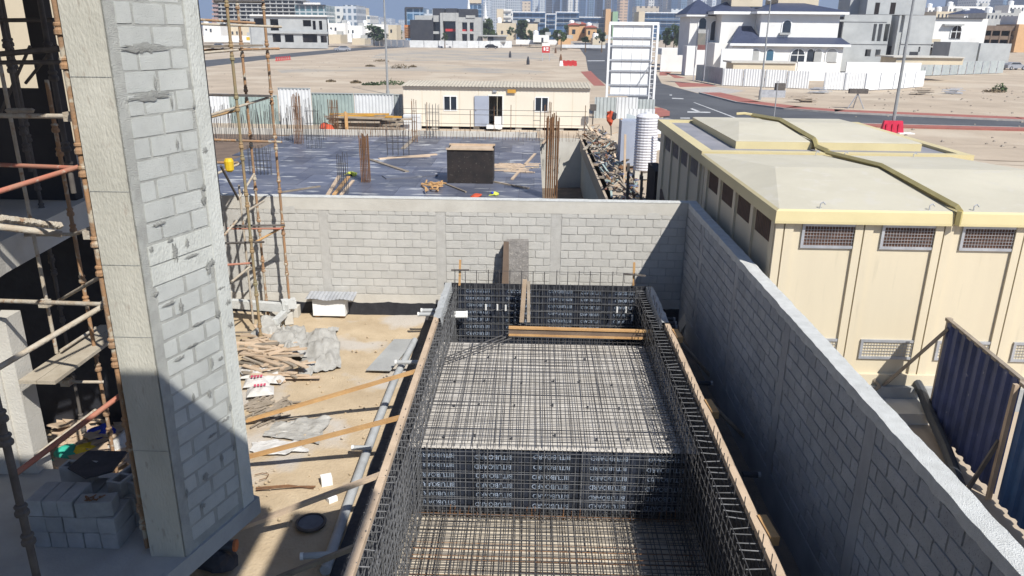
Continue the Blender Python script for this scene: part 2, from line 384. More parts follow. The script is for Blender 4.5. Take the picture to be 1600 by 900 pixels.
kerb('pavement',[(16.8,55.9),(23,56.6),(34.6,55.4),(78,43)], -1, 1.5)
sheet('pavement', M_RED, gp((907,112),(923,111),(946,134),(928,134)), .61)
sheet('pavement', M_RED, gp((1040,113),(1072,122),(1054,122)), .608)
sheet('pavement', M_RED, gp((1054,128),(1105,131),(1121,135),(1062,136)), .608)
sheet('pavement', M_RED, gp((1032,106),(1050,112),(1042,118),(1030,118)), .608)
sheet('pavement', M_RED, [(8.6,66),(10.9,67.0),(11.2,64),(10.6,60.5),(8.6,58.5)], .66)
sheet('faded_track', M_TRACK, gp((600,80),(700,78),(860,82),(875,92),(800,96),(700,94),(640,96),(580,90)), .602)
sheet('faded_track', M_TRACK, gp((430,108),(700,102),(860,112),(840,116),(600,110),(440,114)), .602)
def rut(pts, wd=.32):
    for off in (0, 1.5):
        P = [Vector((*q, 0)) for q in pts]; b = MB(); n = len(P)
        for i, q in enumerate(P):
            d = (P[min(i+1,n-1)]-P[max(i-1,0)]).normalized(); s_ = Vector((-d.y, d.x, 0)); c = q+s_*off
            b.v += [tuple(c-s_*wd/2+UP*.606), tuple(c+s_*wd/2+UP*.606)]
        b.f = [(2*i, 2*i+2, 2*i+3, 2*i+1) for i in range(n-1)]
        o = b.build('tyre_rut', M_RUT); bm = bmesh.new(); bm.from_mesh(o.data)
        for f in bm.faces:
            if f.normal.z < 0: f.normal_flip()
        bm.to_mesh(o.data); bm.free(); tag(o, kind='structure')
for cx, cy, rx, ry, t0, t1 in ((-22,118,26,34,.2,2.4),(-30,150,40,30,3.3,6.0),(-5,170,22,40,1.2,3.4),(46,82,22,9,3.2,5.6),(55,76,30,10,.3,2.6),(30,45,16,6,3.4,6.0),(26,38,14,9,.2,2.0),(-12,100,30,14,3.4,5.8)):
    rut([(cx+rx*math.cos(t0+(t1-t0)*i/40), cy+ry*math.sin(t0+(t1-t0)*i/40)) for i in range(41)])
sheet('paving', M_KERB, gp((1066,139),(1120,136),(1165,142),(1140,146),(1098,147)), .607)
for q in (((1083,160),(1085,160),(1153,185),(1149,185)),((1074,174),(1110,175),(1110,176.5),(1074,176)),((1078,170),(1082,169.5),(1096,175),(1090,175)),
          ((1063,184),(1078,184),(1078,185.4),(1063,185.2)),((1086,184),(1098,184.2),(1098,185.6),(1086,185.4)),((1107,184.4),(1119,184.6),(1119,186),(1107,185.8)),((1128,185),(1140,185.2),(1140,186.6),(1128,186.4)),
          ((1046,148),(1050,148),(1050,149.2),(1046,149.2)),((1050,153),(1068,154),(1068,155),(1050,154.2)),((950,93),(985,94),(985,94.8),(950,93.8)),((918,94.6),(945,94.4),(945,95.4),(918,95.6))):
    sheet('road_marking', M_MARK, gp(*q), RZ+.005)

# ================================================================ HOUSE with pillar, at left and behind the camera
house = thing('unfinished_house', 'unfinished grey concrete house with block infilled pillar and dark open storeys behind scaffolding', 'house', (-8,8,0))
DIRW = Vector((.36,1.09,0)).normalized(); NRW = Vector((DIRW.y,-DIRW.x,0)); UP = Vector((0,0,1))
b = MB()
e0 = G(290,898,1.2); e1 = G(397,789.5,1.2)
e_ = (e0-e1).normalized()
pA = e0+e_*3.2
b.prism([(-16,4.2),(-4.78,4.2),(-3.785,7.0),(-3.375,8.24),(-4.2,8.6),(-6.2,8.75),(-16,8.75)], .97, 1.2)
b.build('ground_slab', M_SLAB, house, fix=True)
# column
b = MB(); b.box((-4.19,7.045,1.19),(-3.812,7.46,9.4))
col = b.build('column', M_CONCP, house)
for k,(z,d) in enumerate(((2.55,.004),(3.86,.004),(4.62,.003),(5.35,.004),(6.4,.004))):
    bb = MB(); bb.box((-4.192,7.042,z),(-3.810,7.046,z+.007)); bb.build('formwork_seam', M_SMEAR, house)
# block infill, its face from A to B
A0 = Vector((-3.803,7.055,0)); LEN = 1.185
inf = thing('infill_wall', None, None, (0,0,0)); inf.parent = house; inf.location = Vector((-3.9,7.6,1.2))-world_loc(house)
b = MB()
def wp(s, d, z): return A0 + DIRW*s + NRW*d + UP*z
def slabw(b, s0,s1,d0,d1,z0,z1):
    P=[wp(s0,d0,z0),wp(s1,d0,z0),wp(s1,d1,z0),wp(s0,d1,z0)]
    b.extr(P,(0,0,z1-z0))
slabw(b, 0,LEN,-.22,0,1.19,9.3)
b.build('mortar_bed', M_MORTL, inf, fix=True)
b = MB(); slabw(b, 0,.075,-.2,.012,1.19,9.3); b.build('edge_strip', M_MORTL, inf, fix=True)
b = MB(); slabw(b, LEN-.20,LEN,-.2,.014,1.19,9.3); b.build('end_column', M_ENDC, inf, fix=True)
# blocks
z = 1.30; row = 0
rnd = random.Random(3)
ang = math.atan2(DIRW.y, DIRW.x)
while z < 7.6:
    if 4.33 < z < 4.6 or 3.02 < z < 3.14:
        bb = MB(); slabw(bb, .1,LEN-.19,-.05,.008,z-.005,z+.19); bb.build('tie_beam', M_ENDC, inf, fix=True); z += .215; row += 1; continue
    s = .125 - (0 if row%2==0 else .21)
    while s < LEN-.22:
        a = max(s, .125); c = min(s+.392, LEN-.215)
        if c-a > .07:
            p = wp((a+c)/2, -.035+.0045+rnd.uniform(-.003,.003), z+.1+rnd.uniform(-.004,.004))
            brick(inf, p, ((c-a)*rnd.uniform(.955,.99)*(1 if z>4.3 else .965), .07, (.188 if z>4.3 else .176)*rnd.uniform(.97,1.0)), M_BLOCKL, 'block', ang, True)
        s += .414
    z += .205; row += 1
# mortar smears along joints
def smear(s, z, wd, ht, seed):
    r_ = random.Random(seed); n = 34; P = []; 
    for i in range(n):
        t = 2*math.pi*i/n; k = r_.uniform(.5,1.15)
        P.append(wp(s+wd*.5*math.cos(t)*k, .0135, z+ht*.5*math.sin(t)*r_.uniform(.35,1.5)))
    bb = MB(); bb.add(P+[wp(s,.019,z)], [(i,(i+1)%n,n) for i in range(n)]); bb.build('mortar_smear', M_SMEAR, inf)
for i,(px,py,wd,ht) in enumerate([(226,75,.62,.085),(233,150,.62,.09),(241,128,.05,.18),(268,158,.05,.16),(302,165,.05,.09),(275,225,.06,.16),(318,235,.14,.11),(318,292,.1,.1),(318,312,.12,.12),
        (248,350,.3,.05),(272,395,.12,.28),(292,380,.08,.14),(298,400,.34,.05),(266,375,.12,.08),(235,390,.08,.1),(325,420,.1,.26),(330,410,.18,.1),(282,480,.1,.2),(262,475,.28,.05),(310,505,.3,.05),(340,490,.14,.12),(330,565,.07,.22),(343,560,.12,.06),(327,615,.09,.16),(358,635,.08,.12),(330,680,.25,.05),(352,655,.2,.06),(320,745,.14,.14),(345,715,.1,.12),(300,620,.06,.16),(280,560,.25,.05),(372,505,.18,.09),(378,470,.16,.1),(300,540,.26,.045),(345,450,.2,.05),(240,460,.1,.07),(365,700,.08,.14),(290,770,.06,.16),(315,790,.12,.1)]):
    # nearest s along the face for that pixel
    best=None
    for k in range(0,60):
        s_=LEN*k/59; p=wp(s_,0,0); q=W(px,py,p.y)
        e=abs(q.x-p.x)
        if best is None or e<best[0]: best=(e,s_,q.z)
    smear(max(.12,min(LEN-.06,best[1])), best[2], wd*(1.0 if i<2 else .75), ht*(.9 if i<2 else .7), i)
# left storeys: open frame, dark inside
def plate(nm,poly,z0,z1,m): b=MB(); b.prism(poly,z0,z1); b.build(nm,m,house,fix=True)
M_SHADEW=mat('shade_dark_wall',(.055,.05,.048),(.035,.033,.034),scale=1.2,rough=.8)  # near-black wall colour deepens the shade inside the upper storey
plate('floor_slab',[(-16,8.0),(-6.42,8.35),(-6.54,8.93),(-6.80,11.2),(-7.0,12.9),(-7.9,16),(-16,16)],3.9,4.3,M_CONC)
plate('roof_slab',[(-16,3.4),(-3.78,5.95),(-3.78,6.9),(-4.4,7.4),(-4.4,9.9),(-5.75,12.9),(-7.3,16.5),(-16,16.5)],8.3,8.65,M_CONC)  # out of view, outline shaped to shade the storeys below
b = MB(); b.box((-16,11.9,-.1),(-5.75,12.1,3.89)); b.build('rear_wall', M_BITU, house)  # bitumen black stands in for the shade of the lower storey
b = MB(); b.box((-16,11.3,4.305),(-7.95,11.5,8.29)); b.box((-7.22,11.3,4.305),(-6.95,11.5,8.29)); b.box((-7.95,11.3,4.305),(-7.22,11.5,5.95)); b.build('upper_wall', M_SHADEW, house)
b = MB(); b.box((-7.1,13.6,3.3),(-5.75,13.8,8.29)); b.build('rear_wall', M_SHADEW, house)
b = MB(); b.box((-8.95,9.6,-.1),(-8.55,10.0,3.89)); b.build('column', M_CONC, house)
b = MB(); b.box((-20,20.2,-1),(-11.6,24.5,10.5)); single('neighbour_house',b,M_BEIGE,'sunlit cream house wall glimpsed through the open upper storey at top left','house')
# the lit column at the left edge
c0 = G(60,741,1.19)
b = MB(); b.box((c0.x-.75,c0.y,0),(c0.x,c0.y+.3,3.4)); b.box((c0.x-.75,c0.y-.03,0),(c0.x-.20,c0.y-.001,3.4)); b.build('column', M_CONC, house)
# unseen part above and behind the camera; roof pieces shaped to cast yard shadows
b = MB(); b.box((-16,-7,9.5),(1.02,2.12,9.8)); b.build('unseen_overhang', M_CONC, house)
b = MB(); b.box((1.49,-7,9.5),(2.24,1.9,9.9)); b.build('unseen_roof_beam', M_CONC, house)
b = MB(); b.box((-16,-7.4,9.5),(2.24,-7.0,9.9)); b.build('unseen_roof_beam', M_CONC, house)
b = MB(); b.box((-16,-7,4.9),(2.3,.9,5.2)); b.build('floor_slab', M_SLAB, house)
for x,y in ((-10,-6.6),(-2,-6.6),(1.86,-6.6),(-10,.3),(-4.2,.3)):
    b = MB(); b.box((x-.15,y-.2,-.1),(x+.15,y+.2,9.5)); b.build('column', M_CONC, house)

# ================================================================ BOUNDARY WALLS
bw = thing('block_wall', 'pale grey concrete block wall across the back of the yard, half shaded at its end', 'wall', (-1,18,0))
YB = 18.0
b = MB(); b.box((-9.5,YB+.012,.30),(3.98,YB+.2,2.80)); b.build('mortar_bed', M_MORT, bw)
def wavy(b, x0,x1,zt,zb,y,n=60,amp=.05,seed=1):
    r_=random.Random(seed); P=[];
    for i in range(n+1):
        x=x0+(x1-x0)*i/n; zz=zt+amp*noise.noise(Vector((x*1.3,seed,0)))+r_.uniform(-.012,.012)
        P += [(x,y,zb),(x,y,zz)]
    b.add(P,[(2*i,2*i+2,2*i+3,2*i+1) for i in range(n)])
b = MB(); b.box((-9.5,YB-.012,.16),(3.76,YB+.2,.52)); b.build('plinth_beam', M_CONC, bw)
b = MB(); wavy(b,-9.5,3.76,.30,-.3,YB-.017,120,.06,4); b.build('bitumen_coat', M_BITU, bw)
b = MB(); b.box((-9.5,YB-.004,2.66),(3.75,YB+.2,2.965)); b.build('top_beam', M_CONC, bw)
b = MB()
n = 70; P = []
for i in range(n+1):
    x=-9.5+13.48*i/n; zz=2.985+.008*noise.noise(Vector((x*3,0,0)))
    P += [(x,YB-.012,2.965),(x,YB-.008,zz),(x,YB+.21,zz),(x,YB+.21,2.965)]
b.add(P,[q for i in range(n) for q in ((4*i,4*i+4,4*i+5,4*i+1),(4*i+1,4*i+5,4*i+6,4*i+2),(4*i+2,4*i+6,4*i+7,4*i+3))])
b.build('coping', M_CONCT, bw)
pil = [(-5.05,.20),(-2.18,.22),(.62,.24)]
for x,wd in pil:
    b = MB(); b.box((x-wd/2,YB+.004,.5),(x+wd/2,YB+.1,2.67)); b.build('pillar', M_MORT, bw)
rnd = random.Random(11)
z = .535; row = 0
while z < 2.6:
    x = -6.9 - (.2 if row%2 else 0)
    while x < 3.75:
        a, c = x, x+.39
        segs = [(a,c)]
        for px_,wd in pil:
            ns=[]
            for (u,v) in segs:
                l,r_=px_-wd/2-.01, px_+wd/2+.01
                if v<=l or u>=r_: ns.append((u,v))
                else:
                    if u<l: ns.append((u,l))
                    if v>r_: ns.append((r_,v))
            segs=ns
        for u,v in segs:
            v=min(v,3.745)
            if v-u>.06:
                brick(bw, ((u+v)/2, YB+.045-.002+rnd.uniform(-.003,.003), z+.095), ((v-u)*rnd.uniform(.97,.99),.09,.186*rnd.uniform(.97,1.0)), M_BLOCK, 'block', 0., True)
        x += .402
    z += .2025; row += 1
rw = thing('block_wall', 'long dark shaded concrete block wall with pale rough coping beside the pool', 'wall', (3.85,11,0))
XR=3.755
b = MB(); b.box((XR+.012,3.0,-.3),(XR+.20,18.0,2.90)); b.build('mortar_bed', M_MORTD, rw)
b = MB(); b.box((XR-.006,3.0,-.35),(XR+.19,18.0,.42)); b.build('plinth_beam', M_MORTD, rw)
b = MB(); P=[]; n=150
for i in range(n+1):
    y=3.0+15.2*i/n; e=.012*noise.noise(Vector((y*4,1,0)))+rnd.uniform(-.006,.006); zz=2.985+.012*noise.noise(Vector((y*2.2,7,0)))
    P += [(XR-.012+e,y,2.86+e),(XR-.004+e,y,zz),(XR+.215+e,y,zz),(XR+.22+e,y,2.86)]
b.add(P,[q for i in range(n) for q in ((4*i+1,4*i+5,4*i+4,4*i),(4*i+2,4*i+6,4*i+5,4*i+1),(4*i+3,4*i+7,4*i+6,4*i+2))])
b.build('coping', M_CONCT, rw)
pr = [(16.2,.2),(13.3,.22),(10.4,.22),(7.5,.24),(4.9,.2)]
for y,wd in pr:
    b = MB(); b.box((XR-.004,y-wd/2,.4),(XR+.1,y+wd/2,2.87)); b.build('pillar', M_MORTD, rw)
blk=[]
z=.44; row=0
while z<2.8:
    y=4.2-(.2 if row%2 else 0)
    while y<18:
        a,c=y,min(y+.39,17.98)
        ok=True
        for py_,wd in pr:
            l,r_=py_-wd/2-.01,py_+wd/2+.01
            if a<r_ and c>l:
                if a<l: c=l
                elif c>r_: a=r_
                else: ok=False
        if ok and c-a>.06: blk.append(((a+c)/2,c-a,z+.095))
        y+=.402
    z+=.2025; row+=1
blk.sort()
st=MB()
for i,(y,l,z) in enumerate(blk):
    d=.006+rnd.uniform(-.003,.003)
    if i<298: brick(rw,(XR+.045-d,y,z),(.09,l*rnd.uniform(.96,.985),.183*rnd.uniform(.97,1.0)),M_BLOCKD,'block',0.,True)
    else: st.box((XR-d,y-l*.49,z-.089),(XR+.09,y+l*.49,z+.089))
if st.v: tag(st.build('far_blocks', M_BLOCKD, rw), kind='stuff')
# ================================================================ POOL PIT
ZT=1.22; ZU=.4; ZL=-.86; XL0=-1.91; XR0=2.82; YF=16.95; YS=10.88; YN=5.2
XIL=-1.80; XIR=2.67
pool = thing('pool_pit', 'stepped pool pit with pale floors and black printed boards on its step', 'pool pit', (.4,11.2,0))
b = MB(); b.box((XIL-.14,YS,ZU-.3),(XIR+.14,15.30,ZU)); b.build('upper_floor', M_BLIND, pool)
b = MB(); b.box((XIL-.14,YN,ZL-.3),(XIR+.14,YS-.005,ZL)); b.build('lower_floor', M_BLINDT, pool)
b = MB(); b.box((XIL-.14,15.305,-1.0),(XIR+.14,YF,-.75)); b.build('trough_floor', M_SOILD, pool)
b = MB(); b.box((XIL-.2,YS-.0,ZL),(XIR+.2,YS+.03,ZU-.004)); b.build('step_face', M_BITU, pool)
b = MB(); b.box((XIL-.2,YF,-1.0),(XIR+.2,YF+.04,ZT-.02)); b.build('far_face', M_BITU, pool)
b = MB(); b.box((XIL-.2,15.25,-.75),(XIR+.2,15.303,ZU-.006)); b.build('trough_face', M_BITU, pool)
b = MB(); b.box((XR0-.03,YN,ZL-.2),(XR0+.005,YF,ZT-.12)); b.build('side_face', M_BITU, pool)
b = MB(); b.box((XL0-.06,YN,ZL-.2),(XL0-.03,YF,.06)); b.build('side_face', M_BITU, pool)
# lettering, upside down as on the boards
tc = bpy.data.curves.new('lettering','FONT'); tc.body='BITUBOARD'; tc.align_x='CENTER'; tc.align_y='CENTER'; tc.size=1; tc.resolution_u=2; tc.offset=.012
to = link(bpy.data.objects.new('lettering',tc)); bpy.context.view_layer.update()
tm = bpy.data.meshes.new_from_object(to.evaluated_get(bpy.context.evaluated_depsgraph_get()))
TV=[v.co.copy() for v in tm.vertices]; TF=[tuple(p.vertices) for p in tm.polygons]
tw_=max(v.x for v in TV)-min(v.x for v in TV)
bpy.data.objects.remove(to)
_L={}
def lettering(parent, cx, y, zs, wd, ht):
    if 'm' not in _L:
        b=MB(); b.add([(-v.x/tw_, 0, -v.y/.72) for v in TV], TF); _L['m']=b.mesh('printed_line', M_PRINT)   # turned half round
    for z in zs:
        if random.random()<.04: continue
        put('printed_line', _L['m'], parent, Matrix.Translation((cx+J(.012),y,z)) @ Matrix.Diagonal((wd,1,ht,1)))
xx=XIL-.13; bi=0
for x in (-1.93,-.99,-.05,.88,1.81):
    o=brick(pool,(x+.475,YS-.012,(ZL+ZU)/2-.01),(.945,.018,ZU-ZL-.02+J(.03)),M_BOARD,'lining_board')
    lettering(o if False else pool, x+.46, YS-.024, [ZU-.12-.18*k+J(.012) for k in range(6)], .60, .085)
for x in (-1.68,-.72,.26,1.06,1.84):
    w_= .96 if x<1 else .78
    brick(pool,(x+w_/2,YF-.012,.12),(w_-.02,.018,1.86),M_BOARD,'lining_board')
    lettering(pool, x+w_/2, YF-.024, [1.04-.18*k+J(.012) for k in range(7)], .58*w_, .075)
# ---- steel mats
rb = random.Random(5)
def group_bars(name,label,loc): return thing(name,label,'rebar cage',loc,'reinforcement cages in the pool pit')
def jr(a): return rb.uniform(-a,a)
mat_u = group_bars('rebar_mat','flat steel reinforcement mat over the upper pale pool floor',(.4,13.5,ZU))
for layer,(dz,m,rr) in enumerate(((.13,M_BAR,.006),(.055,M_BAR,.0055))):
    x=XIL+.05+layer*.05
    while x<XIR:
        rod(mat_u,(x+jr(.035),YS-.04,ZU+dz+.008),(x+jr(.05),15.2,ZU+dz+.008),rr,m); x+=.15+jr(.03)
    y=YS+.05+layer*.04
    while y<15.2:
        rod(mat_u,(XIL-.05,y+jr(.04),ZU+dz-.006),(XIR+.05,y+jr(.04),ZU+dz-.006),rr,m); y+=.145+jr(.03)
# spacer dots
for i in range(26):
    x=XIL+.4+(i%7)*.62+jr(.1); y=YS+.4+(i//7)*1.05+jr(.1)
    rod(mat_u,(x,y,ZU+.002),(x,y,ZU+.05),.02,M_PVCD,'spacer')
mat_l = group_bars('rebar_mat','flat steel reinforcement mat over the lower front pool floor',(.4,9.5,ZL))
for layer,(dz,m,rr) in enumerate(((.15,M_BAR,.0075),(.06,M_BAR,.0065))):
    x=XIL+.05+layer*.06
    while x<XIR:
        rod(mat_l,(x+jr(.035),7.2,ZL+dz+.009),(x+jr(.045),YS-.06,ZL+dz+.009),rr,m); x+=.125+jr(.03)
    y=7.3+layer*.04
    while y<YS-.06:
        rod(mat_l,(XIL-.05,y+jr(.03),ZL+dz-.007),(XIR+.05,y+jr(.03),ZL+dz-.007),rr,M_RUST if rb.random()<.3 else m); y+=.125+jr(.02)
# starter ends at the foot of the step
for i in range(60):
    x=XIL+.04+i*(XIR-XIL-.08)/59+jr(.02); rod(mat_l,(x,YS-.09+jr(.02),ZL+.02),(x+jr(.03),YS-.10,ZL+.22+jr(.05)),.009,M_RUST if rb.random()<.3 else M_BARL,'starter_bar')
cage_s = group_bars('rebar_cage','upright steel mesh in front of the black lettered step face',(.4,YS,-.4))
for layer,(dy,m) in enumerate(((-.07,M_BARL),(-.19,M_BARL))):
    x=XIL+.03+layer*.05
    while x<XIR:
        rod(cage_s,(x+jr(.015),YS+dy,ZL+.03),(x+jr(.015),YS+dy,ZU+.12),.0042 if rb.random()<.88 else .011,m); x+=(.085,.12)[layer]+jr(.03)
    z=ZL+.08+layer*.06
    while z<ZU+.1:
        rod(cage_s,(XIL-.06,YS+dy-.012,z+jr(.015)),(XIR+.06,YS+dy-.012,z+jr(.015)),.0042,m); z+=.165+jr(.02)
cage_f = group_bars('rebar_cage','upright steel mesh with tall starter bars before the far pool wall',(.4,YF-.1,.2))
for layer,(dy,m) in enumerate(((-.06,M_BARL),(-.2,M_BARL))):
    x=XIL+.02+layer*.05; k=0
    while x<XIR:
        tall = layer==1 and k%2==0
        rod(cage_f,(x+jr(.01),YF+dy,-.7),(x+jr(.01),YF+dy,1.60+jr(.02) if tall else ZT+jr(.03)),.009 if tall else .0055,M_BAR if tall else m); x+=.13+jr(.012); k+=1
    z=-.6+layer*.05
    while z<ZT+.02:
        rod(cage_f,(XIL-.05,YF+dy-.01,z),(XIR+.05,YF+dy-.01,z+jr(.015)),.006,m); z+=.17+jr(.02)
rod(cage_f,(XIL+.0,YF-.2,1.58),(XIR-.1,YF-.2,1.59),.005,M_BAR)
def side_cage(name,label,xo,xi,step,up,m):
    c=group_bars(name,label,((xo+xi)/2,11,.2))
    for x,lay in ((xo,0),(xi,1)):
        y=7.0+lay*.05
        while y<YF-.05:
            zb=ZL+.03 if y<YS else (ZU+.03 if y<15.3 else -.7)
            top=ZT-.03+(up if lay==0 and rb.random()<.75 else 0)+jr(.04)
            rod(c,(x+jr(.012),y,zb),(x+jr(.02),y+jr(.02),top),.0065,m); y+=step+jr(.02)
        z=ZL+.1
        while z<ZT:
            y0=7.0 if z<ZU else 6.6
            y1=YS if z<ZU else YF-.05
            rod(c,(x+jr(.01),y0,z),(x+jr(.01),y1,z+jr(.02)),.006,m); z+=.15+jr(.02)
    y=7.05
    while y<YF-.1:
        rod(c,(xo+.015,y+jr(.01),ZT-.09),(xi-.015 if xi>xo else xi+.015,y+jr(.02),ZT-.09+jr(.02)),.0075,M_BARL,'tie_bar'); y+=.155+jr(.02)
    return c
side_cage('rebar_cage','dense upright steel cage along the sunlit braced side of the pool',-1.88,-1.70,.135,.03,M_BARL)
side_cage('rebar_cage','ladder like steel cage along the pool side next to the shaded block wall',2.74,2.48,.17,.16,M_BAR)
# wrapped bars and laid loose bars
for k,(p,q) in enumerate((((693,560),(808,515)),((690,568),(800,528)),((745,545),(815,517)))):
    a=G(*p,.5); c=G(*q,.55); b=MB(); b.tube(a,c,.014,6)
    single('loose_steel_bar',b,M_BAR,['long loose steel bar leaning across the pool mat below the timber beam','second long loose steel bar just below the first one on the pool mat','short bent steel bar ending near the upright timber in the pool'][k],'steel bar','loose bars on the pool mat')
# planks along the pool edges
def plank_line(x0,x1,yy,label,mm,z=ZT):
    for i,(y0,y1) in enumerate(yy):
        b=MB(); b.box((x0,y0,z-.09),(x1,y1,z))
        single('edge_plank',b,mm,label[i],'timber plank','planks along the pool edges')
plank_line(XL0-.045,XL0+.055,((5.6,8.7),(8.71,12.0),(12.01,14.7)),['pale timber edge plank on the sunny pool side, nearest piece at the bottom','pale timber edge plank on the sunny pool side between two braces','pale timber edge plank on the sunny pool side, piece farthest back'],M_WOODP)
plank_line(XR0-.055,XR0+.05,((5.6,9.2),(9.21,12.4),(12.41,14.55)),['orange tinted timber edge plank beside shaded wall, nearest piece','orange tinted timber edge plank beside shaded wall, middle piece','orange tinted timber edge plank beside shaded wall, farthest piece'],M_WOODP)
# sheet-wrapped far ends of the edges
for s,(x,lab) in enumerate(((XL0+.02,'grey plastic wrapped pool edge end at the sunlit far corner'),(XR0-.03,'grey plastic wrapped pool edge end at the shaded far corner'))):
    b=MB(); P=[]; n=14
    for i in range(n+1):
        y=14.6+2.3*i/n
        for (dx,dz) in ((-.09,-.16),(-.075,0),(.075,.012),(.1,-.18)): P.append((x+dx+J(.012),y,ZT+dz+J(.012)))
    b.add(P,[(4*i+k,4*i+4+k,4*i+5+k,4*i+1+k) for i in range(n) for k in range(3)])
    single('wrapped_edge',b,M_PVC,lab,'plastic wrap','wrapped pool edge ends')
for i,y in enumerate((14.0,10.95,7.85)):
    b=MB(); b.box((XR0+.045,y-.22,ZT-.1),(XR0+.16,y+.22,ZT+.02),rot=R(4))
    single('timber_cleat',b,M_WOOD,['short orange timber cleat on the shaded pool edge, farthest of three','short orange timber cleat on the shaded pool edge, middle of three','short orange timber cleat on the shaded pool edge, nearest of three'][i],'timber cleat','cleats on the shaded pool edge')
# braces on the sunny side
for i,(p,q,zq,lab) in enumerate((((653,579),(386,657),.06,'orange timber brace reaching the pool edge above the white plastic sheet'),((626,652),(340,726),.1,'orange timber brace reaching the pool edge below the plastic sheet'),
        ((596,741),(330,842),.1,'pale timber brace lying across the dirt above the round manhole cover'),((556,854),(430,905),.35,'dark red ended timber brace at the shaded bottom of the pool edge'))):
    a=G(*p,ZT-.03); c=G(*q,zq); b=MB(); b.bar(a,c,.09,.05)
    single('timber_brace',b,M_WOOD if i<2 else (M_WOODP if i==2 else M_WOODG),lab,'timber brace','braces of the pool edge planks')
# braces on the shaded side
for i,(p,q,lab) in enumerate((((1053,522),(1118,597),'thin grey timber brace at the far end of shaded trench'),((1107,627),(1178,697),'round capped grey brace pole in the middle of the shaded trench'))):
    a=G(*p,ZT-.05); c=G(*q,-.05); b=MB(); b.tube(a,c,.035,8)
    single('brace_pole',b,M_WOODG,lab,'brace pole','brace poles in the shaded trench')
a=G(1062,512,.0); c=G(1078,488,.55); b=MB(); b.bar(a,c,.3,.03,up=(1,0,0)); single('grey_board',b,M_CONC,'small grey board leaning on the shaded wall near the far pool corner','board')
# timber girder across the pool
a=G(795,517,.72); c=G(1019,523,.72)
gd=thing('timber_girder','timber I-section girder laid across the pool on the steel','girder',tuple(a))
for nm,dz,h,wd,m in (('top_flange',.08,.04,.09,M_WOOD),('web',0,.12,.03,M_PLY),('bottom_flange',-.08,.04,.09,M_WOOD)):
    b=MB(); b.bar(a+UP*dz,c+UP*dz,wd,h); b.build(nm,m,gd)
# upright timber in the trough and the stakes
a=G(820,503,.15); b=MB(); b.bar(W(815,503,16.5),W(820,437,16.5),.10,.06,up=(0,1,0)); single('upright_timber',b,M_WOODP,'upright pale timber standing in the far pool trough behind the girder','timber post')
b=MB(); b.bar(W(826,503,16.55),W(826,440,16.55),.07,.05,up=(0,1,0)); single('upright_timber',b,M_WOODG,'grey timber doubled beside the upright pale timber in the pool trough','timber post')
for i,(px,lab) in enumerate(((719,'orange stake with a short steel crossbar at the sunlit far pool corner'),(991,'orange stake with a short steel crossbar at the shaded far pool corner'))):
    k=thing('marker_stake',lab,'stake',tuple(W(px,445,YF-.05)),'marker stakes on the far pool wall')
    b=MB(); b.bar(W(px-1,446,YF-.05),W(px,406+i*4,YF-.05),.05,.03,up=(0,1,0)); b.build('post',M_WOOD,k)
    b=MB(); b.bar(W(px-14-i*2,422+i*6,YF-.1),W(px+14+i*4,422+i*9,YF-.1),.03,.045,up=(0,1,0)); b.build('crossbar',M_TUBED,k)
b=MB(); P=[W(791,376,17.7),W(826,376,17.7),W(826,450,17.55),W(784,450,17.55)]; b.extr(P,(0,.16,0)); single('rough_slab',b,M_MOTTLE,'rough grey concrete plank leaning on the back wall behind the pool','concrete plank',fix=True)
b=MB(); b.extr([W(787,378,17.66),W(795,378,17.66),W(795,448,17.52),W(784,448,17.52)],(0,.03,0)); single('torn_board',b,M_PLY,'brown torn board fixed against the leaning grey concrete plank','board',fix=True)
# pipes through the pool walls
k=0
for (p,q,z,m,lab) in (((655,491),(690,491),.6,M_PVC,'upper grey pipe stub at the sunlit far pool corner outside'),((660,485),(688,485),.66,M_PVC,'topmost short grey pipe stub at the sunlit far pool corner'),((707,489),(728,489),.6,M_PVCW,'white ended pipe stub inside the sunlit far pool corner'),((706,494),(728,494),.56,M_PVCW,'lower white ended pipe stub inside the sunlit far pool corner'),
        ((620,566),(655,566),.25,M_PVC,'short pipe stub between the grey pipe and sunny plank'),((553,700),(580,700),.15,M_PVC,'pale ended pipe stub on the dirt beside long grey pipe'),((474,869),(520,866),.25,M_PVC,'white ended pipe stub in the shade near manhole cover'),
        ((1086,598),(1110,599),.3,M_PVCD,'dark pipe stub in shaded trench, farthest along'),((1160,741),(1184,742),.3,M_PVCD,'dark pipe stub in shaded trench, nearest one'),((1038,499),(1052,499),.45,M_PVCD,'dark pipe stub of the far trench cluster, upper'),((1040,505),(1054,505),.4,M_PVCD,'dark pipe stub of the far trench cluster, middle'),((1042,511),(1055,511),.35,M_PVCD,'dark pipe stub of the far trench cluster, lowest')):
    a=G(*p,z); c=G(*q,z); t=thing('pipe_stub',lab,'pipe stub',tuple(a),'pipe stubs through the pool walls')
    b=MB(); b.tube(a,c,.045,10); b.build('pipe',m,t,smooth=False)
    e=a if p[0]<700 else c; d=(c-a).normalized()*(-1 if p[0]<700 else 1)
    b=MB(); b.tube(e,e+d*.04,.052,10); b.build('end_cap',M_PVCW if m!=M_PVCD else M_PVC,t)
for i,(px,py) in enumerate(((759,480),(777,480),(790,481),(964,484),(978,484),(988,497))):
    p=W(px,py,YF-.3); b=MB(); b.tube(p-UP*.07,p+UP*.07,.022,8)
    single('white_pipe_end',b,M_PVCW,'small white pipe end at the far black pool wall, %s'%['first from the sunny corner','second from the sunny corner','beside the upright timber','just beyond the girder middle','second last toward the shaded corner','closest to the girder end'][i],'pipe end','white pipe ends at far pool wall')
